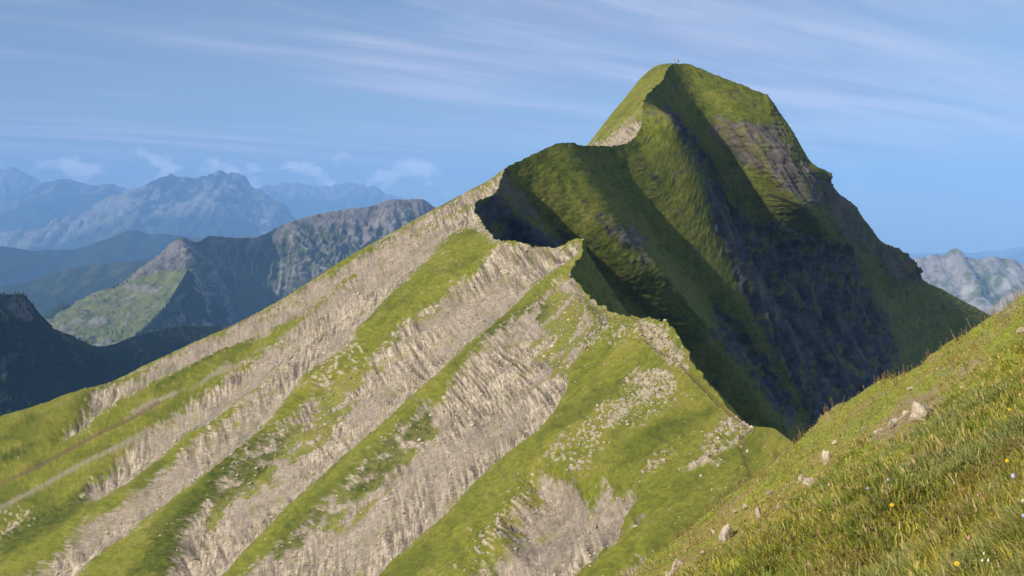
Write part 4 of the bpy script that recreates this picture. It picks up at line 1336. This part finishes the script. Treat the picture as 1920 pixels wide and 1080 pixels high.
M_trs = flat_mat('dark_trousers', (0.03, 0.03, 0.035), 9.0)
M_skin = flat_mat('skin', (0.42, 0.26, 0.19), 9.0, 0.08)
M_hair = flat_mat('dark_hair', (0.03, 0.02, 0.015), 30.0)
M_pale = flat_mat('grey_jacket', (0.16, 0.17, 0.20), 9.0)


def person(px, rot, jacket, label):
    g = top_at(px)
    root = empty('person', tuple(g - np.array([0, 0, 0.02])), label, 'person', None)
    root.rotation_euler = (0, 0, rot)
    Vv = [(0, 0, 0.95), (0, 0, 1.2), (0, 0.0, 1.42), (0, -0.01, 1.52), (0, -0.02, 1.62), (0, -0.02, 1.72),
          (0.10, 0, 0.90), (0.12, -0.02, 0.50), (0.12, 0.02, 0.08), (0.13, -0.14, 0.04),
          (-0.10, 0, 0.90), (-0.12, -0.01, 0.50), (-0.12, 0.04, 0.08), (-0.13, -0.12, 0.04),
          (0.19, 0, 1.40), (0.25, 0.03, 1.12), (0.24, -0.10, 0.90), (-0.19, 0, 1.40), (-0.25, 0.03, 1.12), (-0.24, -0.10, 0.90),
          (0.24, -0.14, 0.80), (-0.24, -0.14, 0.80)]
    Ee = [(0, 1), (1, 2), (2, 3), (3, 4), (4, 5), (0, 6), (6, 7), (7, 8), (8, 9), (0, 10), (10, 11), (11, 12), (12, 13), (2, 14), (14, 15), (15, 16), (2, 17), (17, 18), (18, 19), (16, 20), (19, 21)]
    Rr = [0.16, 0.17, 0.15, 0.06, 0.10, 0.09, 0.10, 0.075, 0.05, 0.045, 0.10, 0.075, 0.05, 0.045, 0.075, 0.055, 0.04, 0.075, 0.055, 0.04, 0.035, 0.035]
    body = skin_body('body', Vv, Ee, Rr, [jacket, M_trs, M_skin], root)
    hv = iv * np.array([0.105, 0.115, 0.09]) + np.array([0, 0.015, 1.72])
    mesh_obj('hair', hv, ico_f, M_hair, root)


person(1271.5, 0.4, M_jack, 'person in dark clothing standing right of the summit cross')
person(1249.2, -0.5, M_pale, 'person in grey jacket standing left of the summit cross')

# ------------------------------------------------------------------ stones of the near slope
def rock_mat(name, c):
    m, t, b = new_mat(name)
    tc = t.nodes.new('ShaderNodeTexCoord')
    n1 = t.nodes.new('ShaderNodeTexNoise'); n1.inputs['Scale'].default_value = 22; n1.inputs['Detail'].default_value = 8; n1.inputs['Roughness'].default_value = 0.7
    n2 = t.nodes.new('ShaderNodeTexNoise'); n2.inputs['Scale'].default_value = 7; n2.inputs['Detail'].default_value = 4
    t.links.new(tc.outputs['Object'], n1.inputs['Vector']); t.links.new(tc.outputs['Object'], n2.inputs['Vector'])
    cr = t.nodes.new('ShaderNodeValToRGB')
    cr.color_ramp.elements[0].position = 0.30; cr.color_ramp.elements[0].color = tuple(v * 0.45 for v in c) + (1,)
    cr.color_ramp.elements[1].position = 0.60; cr.color_ramp.elements[1].color = tuple(c) + (1,)
    t.links.new(n1.outputs['Fac'], cr.inputs[0])
    mx = t.nodes.new('ShaderNodeMix'); mx.data_type = 'RGBA'
    mr = t.nodes.new('ShaderNodeMapRange'); mr.inputs[1].default_value = 0.52; mr.inputs[2].default_value = 0.66
    t.links.new(n2.outputs['Fac'], mr.inputs[0]); t.links.new(mr.outputs[0], mx.inputs['Factor'])
    t.links.new(cr.outputs[0], mx.inputs[6]); mx.inputs[7].default_value = (c[0] * 0.6, c[1] * 0.62, c[2] * 0.5, 1)
    t.links.new(mx.outputs[2], b.inputs['Base Color'])
    bp = t.nodes.new('ShaderNodeBump'); bp.inputs['Strength'].default_value = 0.7; bp.inputs['Distance'].default_value = 0.02
    t.links.new(n1.outputs['Fac'], bp.inputs['Height']); t.links.new(bp.outputs[0], b.inputs['Normal'])
    return m


M_stone = rock_mat('pale_limestone', (0.54, 0.45, 0.35))
M_stone2 = rock_mat('grey_limestone', (0.46, 0.41, 0.35))


def fib_sphere(n):
    i = np.arange(n) + 0.5
    ph = np.arccos(1 - 2 * i / n); th = np.pi * (1 + 5 ** 0.5) * i
    return np.stack([np.cos(th) * np.sin(ph), np.sin(th) * np.sin(ph), np.cos(ph)], -1)


import bmesh


def rock(px, py, wpx, hpx, label, mat=None, seed=0, group='pale stones bedded in the turf of the near slope'):
    g, n = ground_at(px, py + hpx * 0.3)
    d = g[1]
    w_, h_ = wpx / F * d, hpx / F * d
    r = np.random.default_rng(900 + seed)
    bm = bmesh.new()
    bmesh.ops.create_icosphere(bm, subdivisions=3, radius=1.0)
    pn = r.standard_normal((16, 3)); pn /= np.linalg.norm(pn, axis=1, keepdims=True)
    hh = r.uniform(0.34, 0.86, 16)
    V = np.array([v_.co for v_ in bm.verts])
    k = (V @ pn.T) / hh
    V = V / np.maximum(k.max(1, keepdims=True), 0.80)
    V = V * (1 + 0.16 * fbm(V * 3.0 + seed * 7.1, 4, seed)[:, None])
    V = V * np.array([w_ * 0.80, max(w_, h_) * 0.6, h_ * 0.95]) * (0.8 if px < 1470 else 1.25)
    for v_, c in zip(bm.verts, V):
        v_.co = c
    me = bpy.data.meshes.new('rock')
    bm.to_mesh(me); bm.free()
    me.materials.append(mat or M_stone)
    o = bpy.data.objects.new('rock', me)
    o.location = g + np.array([0, 0, h_ * 0.20 + (0.03 if wpx < 18 else 0.0)])
    o.rotation_euler = (0.1 * r.standard_normal(), 0.1 * r.standard_normal() - 0.25, 0.3 * r.standard_normal())
    scene.collection.objects.link(o)
    o['label'] = label; o['category'] = 'rock'; o['group'] = group


for k, r_ in enumerate(RK):
    rock(*r_, mat=(M_stone2 if k in (3, 11, 17, 30, 33) else M_stone), seed=k)

# ------------------------------------------------------------------ flowers in the near turf
M_yel = flat_mat('yellow_petals', (0.62, 0.42, 0.02), 60.0, 0.12)
M_lil = flat_mat('lilac_petals', (0.42, 0.36, 0.72), 60.0, 0.12)
M_whi = flat_mat('white_petals', (0.75, 0.73, 0.58), 60.0, 0.08)
M_pnk = flat_mat('pink_petals', (0.55, 0.30, 0.30), 60.0, 0.15)
M_brn = flat_mat('brown_seed_head', (0.075, 0.032, 0.022), 90.0, 0.4)
M_stm = flat_mat('flower_stem', (0.10, 0.13, 0.03), 40.0)


def flower(px, py, size, kind, label, h=0.17):
    d = float(plane_d(px, py + 20)); py_r = py + h * F / d * 0.8
    d = float(plane_d(px, py_r)); py_r = py + h * F / d * 0.9
    g, n = ground_at(px + 3, py_r)
    tip = at(px, py, g[1])
    s = size / F * g[1] * (0.36 if kind == 'y' else 0.44)
    grp = {'y': 'yellow flowers in the near turf', 'l': 'lilac flowers in the near turf', 'w': 'white flowers in the near turf', 'p': 'pink clover heads in the near turf', 'b': 'brown seed heads in the near turf'}[kind]
    nm = {'y': 'yellow_flower', 'l': 'bellflower', 'w': 'white_flower', 'p': 'clover_flower', 'b': 'seed_head_plant'}[kind]
    root = empty(nm, tuple(g), label, 'flower', grp)
    tp = tip - g
    r = np.random.default_rng(int(px * 7 + py))
    mid = tp * 0.5 + np.array([r.uniform(-0.01, 0.01), 0.01, 0.012])
    V1, F1 = tube((0, 0, -0.01), mid, 0.0016, 0.0014, 5)
    V2, F2 = tube(mid, tp, 0.0014, 0.0012, 5)
    mesh_obj('stem', V1 + V2, F1 + [tuple(i + len(V1) for i in f) for f in F2], M_stm, root)
    V, Fl = [], []
    if kind == 'y':
        ax = np.array([-0.35, -0.6, 0.72]); ax /= np.linalg.norm(ax)
        a1 = np.cross(ax, (0, 0, 1)); a1 /= np.linalg.norm(a1); a2 = np.cross(ax, a1)
        for lay, (rr, nn, lift) in enumerate(((1.0, 13, 0.12), (0.62, 9, 0.28))):
            for k in range(nn):
                a = 6.283 * (k + 0.5 * lay) / nn
                u = math.cos(a) * a1 + math.sin(a) * a2; w_ = np.cross(ax, u)
                b0 = len(V)
                V += [tp + u * s * 0.1 - w_ * s * 0.06, tp + u * s * 0.1 + w_ * s * 0.06, tp + u * s * rr * 0.8 + w_ * s * 0.17 + ax * s * lift, tp + u * s * rr + ax * s * lift * 0.8, tp + u * s * rr * 0.8 - w_ * s * 0.17 + ax * s * lift]
                Fl.append((b0, b0 + 1, b0 + 2, b0 + 3, b0 + 4))
        mesh_obj('petals', np.array(V), Fl, M_yel, root)
        cv = iv * s * 0.24 + tp + ax * s * 0.16
        mesh_obj('flower_centre', cv, ico_f, M_yel, root)
        mesh_obj('calyx', iv * np.array([0.22, 0.22, 0.35]) * s + tp - ax * s * 0.2, ico_f, M_stm, root)
    elif kind == 'l':
        nn = 10
        for k in range(nn):
            a = 6.283 * k / nn
            lob = 1.0 if k % 2 == 0 else 0.72
            for q, (z, rr) in enumerate(((0.35, 0.30), (-0.25, 0.62), (-0.95 * lob, 0.85 * lob))):
                V.append(tp + np.array([math.cos(a) * rr * s, math.sin(a) * rr * s, z * s]))
        V.append(tp + np.array([0, 0, 0.55 * s]))
        for k in range(nn):
            k2 = (k + 1) % nn
            Fl += [(k * 3, k2 * 3, k2 * 3 + 1, k * 3 + 1), (k * 3 + 1, k2 * 3 + 1, k2 * 3 + 2, k * 3 + 2), (nn * 3, k2 * 3, k * 3)]
        mesh_obj('petals', np.array(V), Fl, M_lil, root)
        mesh_obj('calyx', iv * s * 0.22 + tp + np.array([0, 0, 0.55 * s]), ico_f, M_stm, root)
    else:
        fs = fib_sphere(46)
        for k, u in enumerate(fs):
            w_ = np.cross(u, (0.3, 0.2, 0.9)); w_ /= np.linalg.norm(w_) + 1e-6
            rr = s * r.uniform(0.85, 1.15) * (1.25 if u[2] > 0.2 else 0.9)
            b0 = len(V)
            V += [tp + u * s * 0.4 - w_ * s * 0.16, tp + u * s * 0.4 + w_ * s * 0.16, tp + u * rr]
            Fl.append((b0, b0 + 1, b0 + 2))
        m_ = {'w': M_whi, 'p': M_pnk, 'b': M_brn}[kind]
        mesh_obj('florets' if kind != 'b' else 'bracts', np.array(V), Fl, m_, root, smooth=False)
        mesh_obj('flower_centre', iv * s * 0.62 + tp, ico_f, m_, root)


FL = [
    (1672, 947, 12, 'y', 'yellow flower in the middle of the near slope'),
    (1794, 1057, 15, 'y', 'yellow flower lowest on the near slope by the bottom border'),
    (1888, 864, 11, 'y', 'yellow flower left of the lilac bellflower by the right border'),
    (1892, 768, 8, 'y', 'small yellow flower highest on the near slope by the right border'),
    (1537, 957, 6, 'y', 'small faded yellow flower farthest left in the turf'),
    (1918, 939, 10, 'w', 'cream flower cut by the right border'),
    (1900, 890, 13, 'l', 'lilac bellflower near the right border'),
    (1627, 914, 8, 'l', 'lilac flower left of the middle yellow flower'),
    (1665, 898, 7, 'l', 'lilac flower above the middle yellow flower'),
    (1919, 965, 10, 'l', 'lilac flower at the right border below the cream flower'),
    (1554, 909, 7, 'w', 'small white flower right of the pale stone trio'),
    (1659, 871, 6, 'w', 'small white flower in the dark tuft above the middle yellow flower'),
    (1842, 1051, 9, 'w', 'left of the two white buds at the bottom right'),
    (1853, 1051, 9, 'w', 'right of the two white buds at the bottom right'),
    (1845, 1038, 8, 'w', 'greenish white bud above the two white buds'),
    (1834, 928, 9, 'p', 'pink clover head below the lilac bellflower'),
    (1817, 1009, 12, 'p', 'dusty pink clover head left of the right border, low down'),
    (1782, 849, 7, 'p', 'reddish clover head right of the stone row'),
    (1629, 894, 7, 'p', 'reddish clover head above the left lilac flower'),
    (1732, 910, 7, 'p', 'pale red clover head right of the middle yellow flower'),
    (1637, 994, 9, 'b', 'dark brown seed head below the middle yellow flower'),
    (1609, 1006, 10, 'b', 'brown seed head with pale tips, left of the dark brown one'),
    (1610, 1030, 9, 'b', 'rust brown seed head under the pale tipped one'),
    (1582, 1040, 11, 'b', 'broad brown seed head near the bottom border'),
    (1558, 1034, 8, 'b', 'small brown seed head left of the broad one'),
    (1526, 1006, 9, 'b', 'dark seed head farthest down the left of the turf'),
    (1488, 1010, 9, 'b', 'dark seed head alone at the far left of the turf'),
    (1677, 984, 9, 'b', 'blackish seed head right of the dark brown one'),
    (1692, 975, 8, 'b', 'small blackish seed head above its neighbour to the left'),
    (1775, 974, 9, 'b', 'black seed head standing alone below the pale red clover'),
    (1785, 1040, 10, 'b', 'brown seed head just above the lowest yellow flower'),
    (1530, 1068, 10, 'b', 'brown seed head at the bottom border, left'),
]
for f_ in FL:
    flower(*f_)
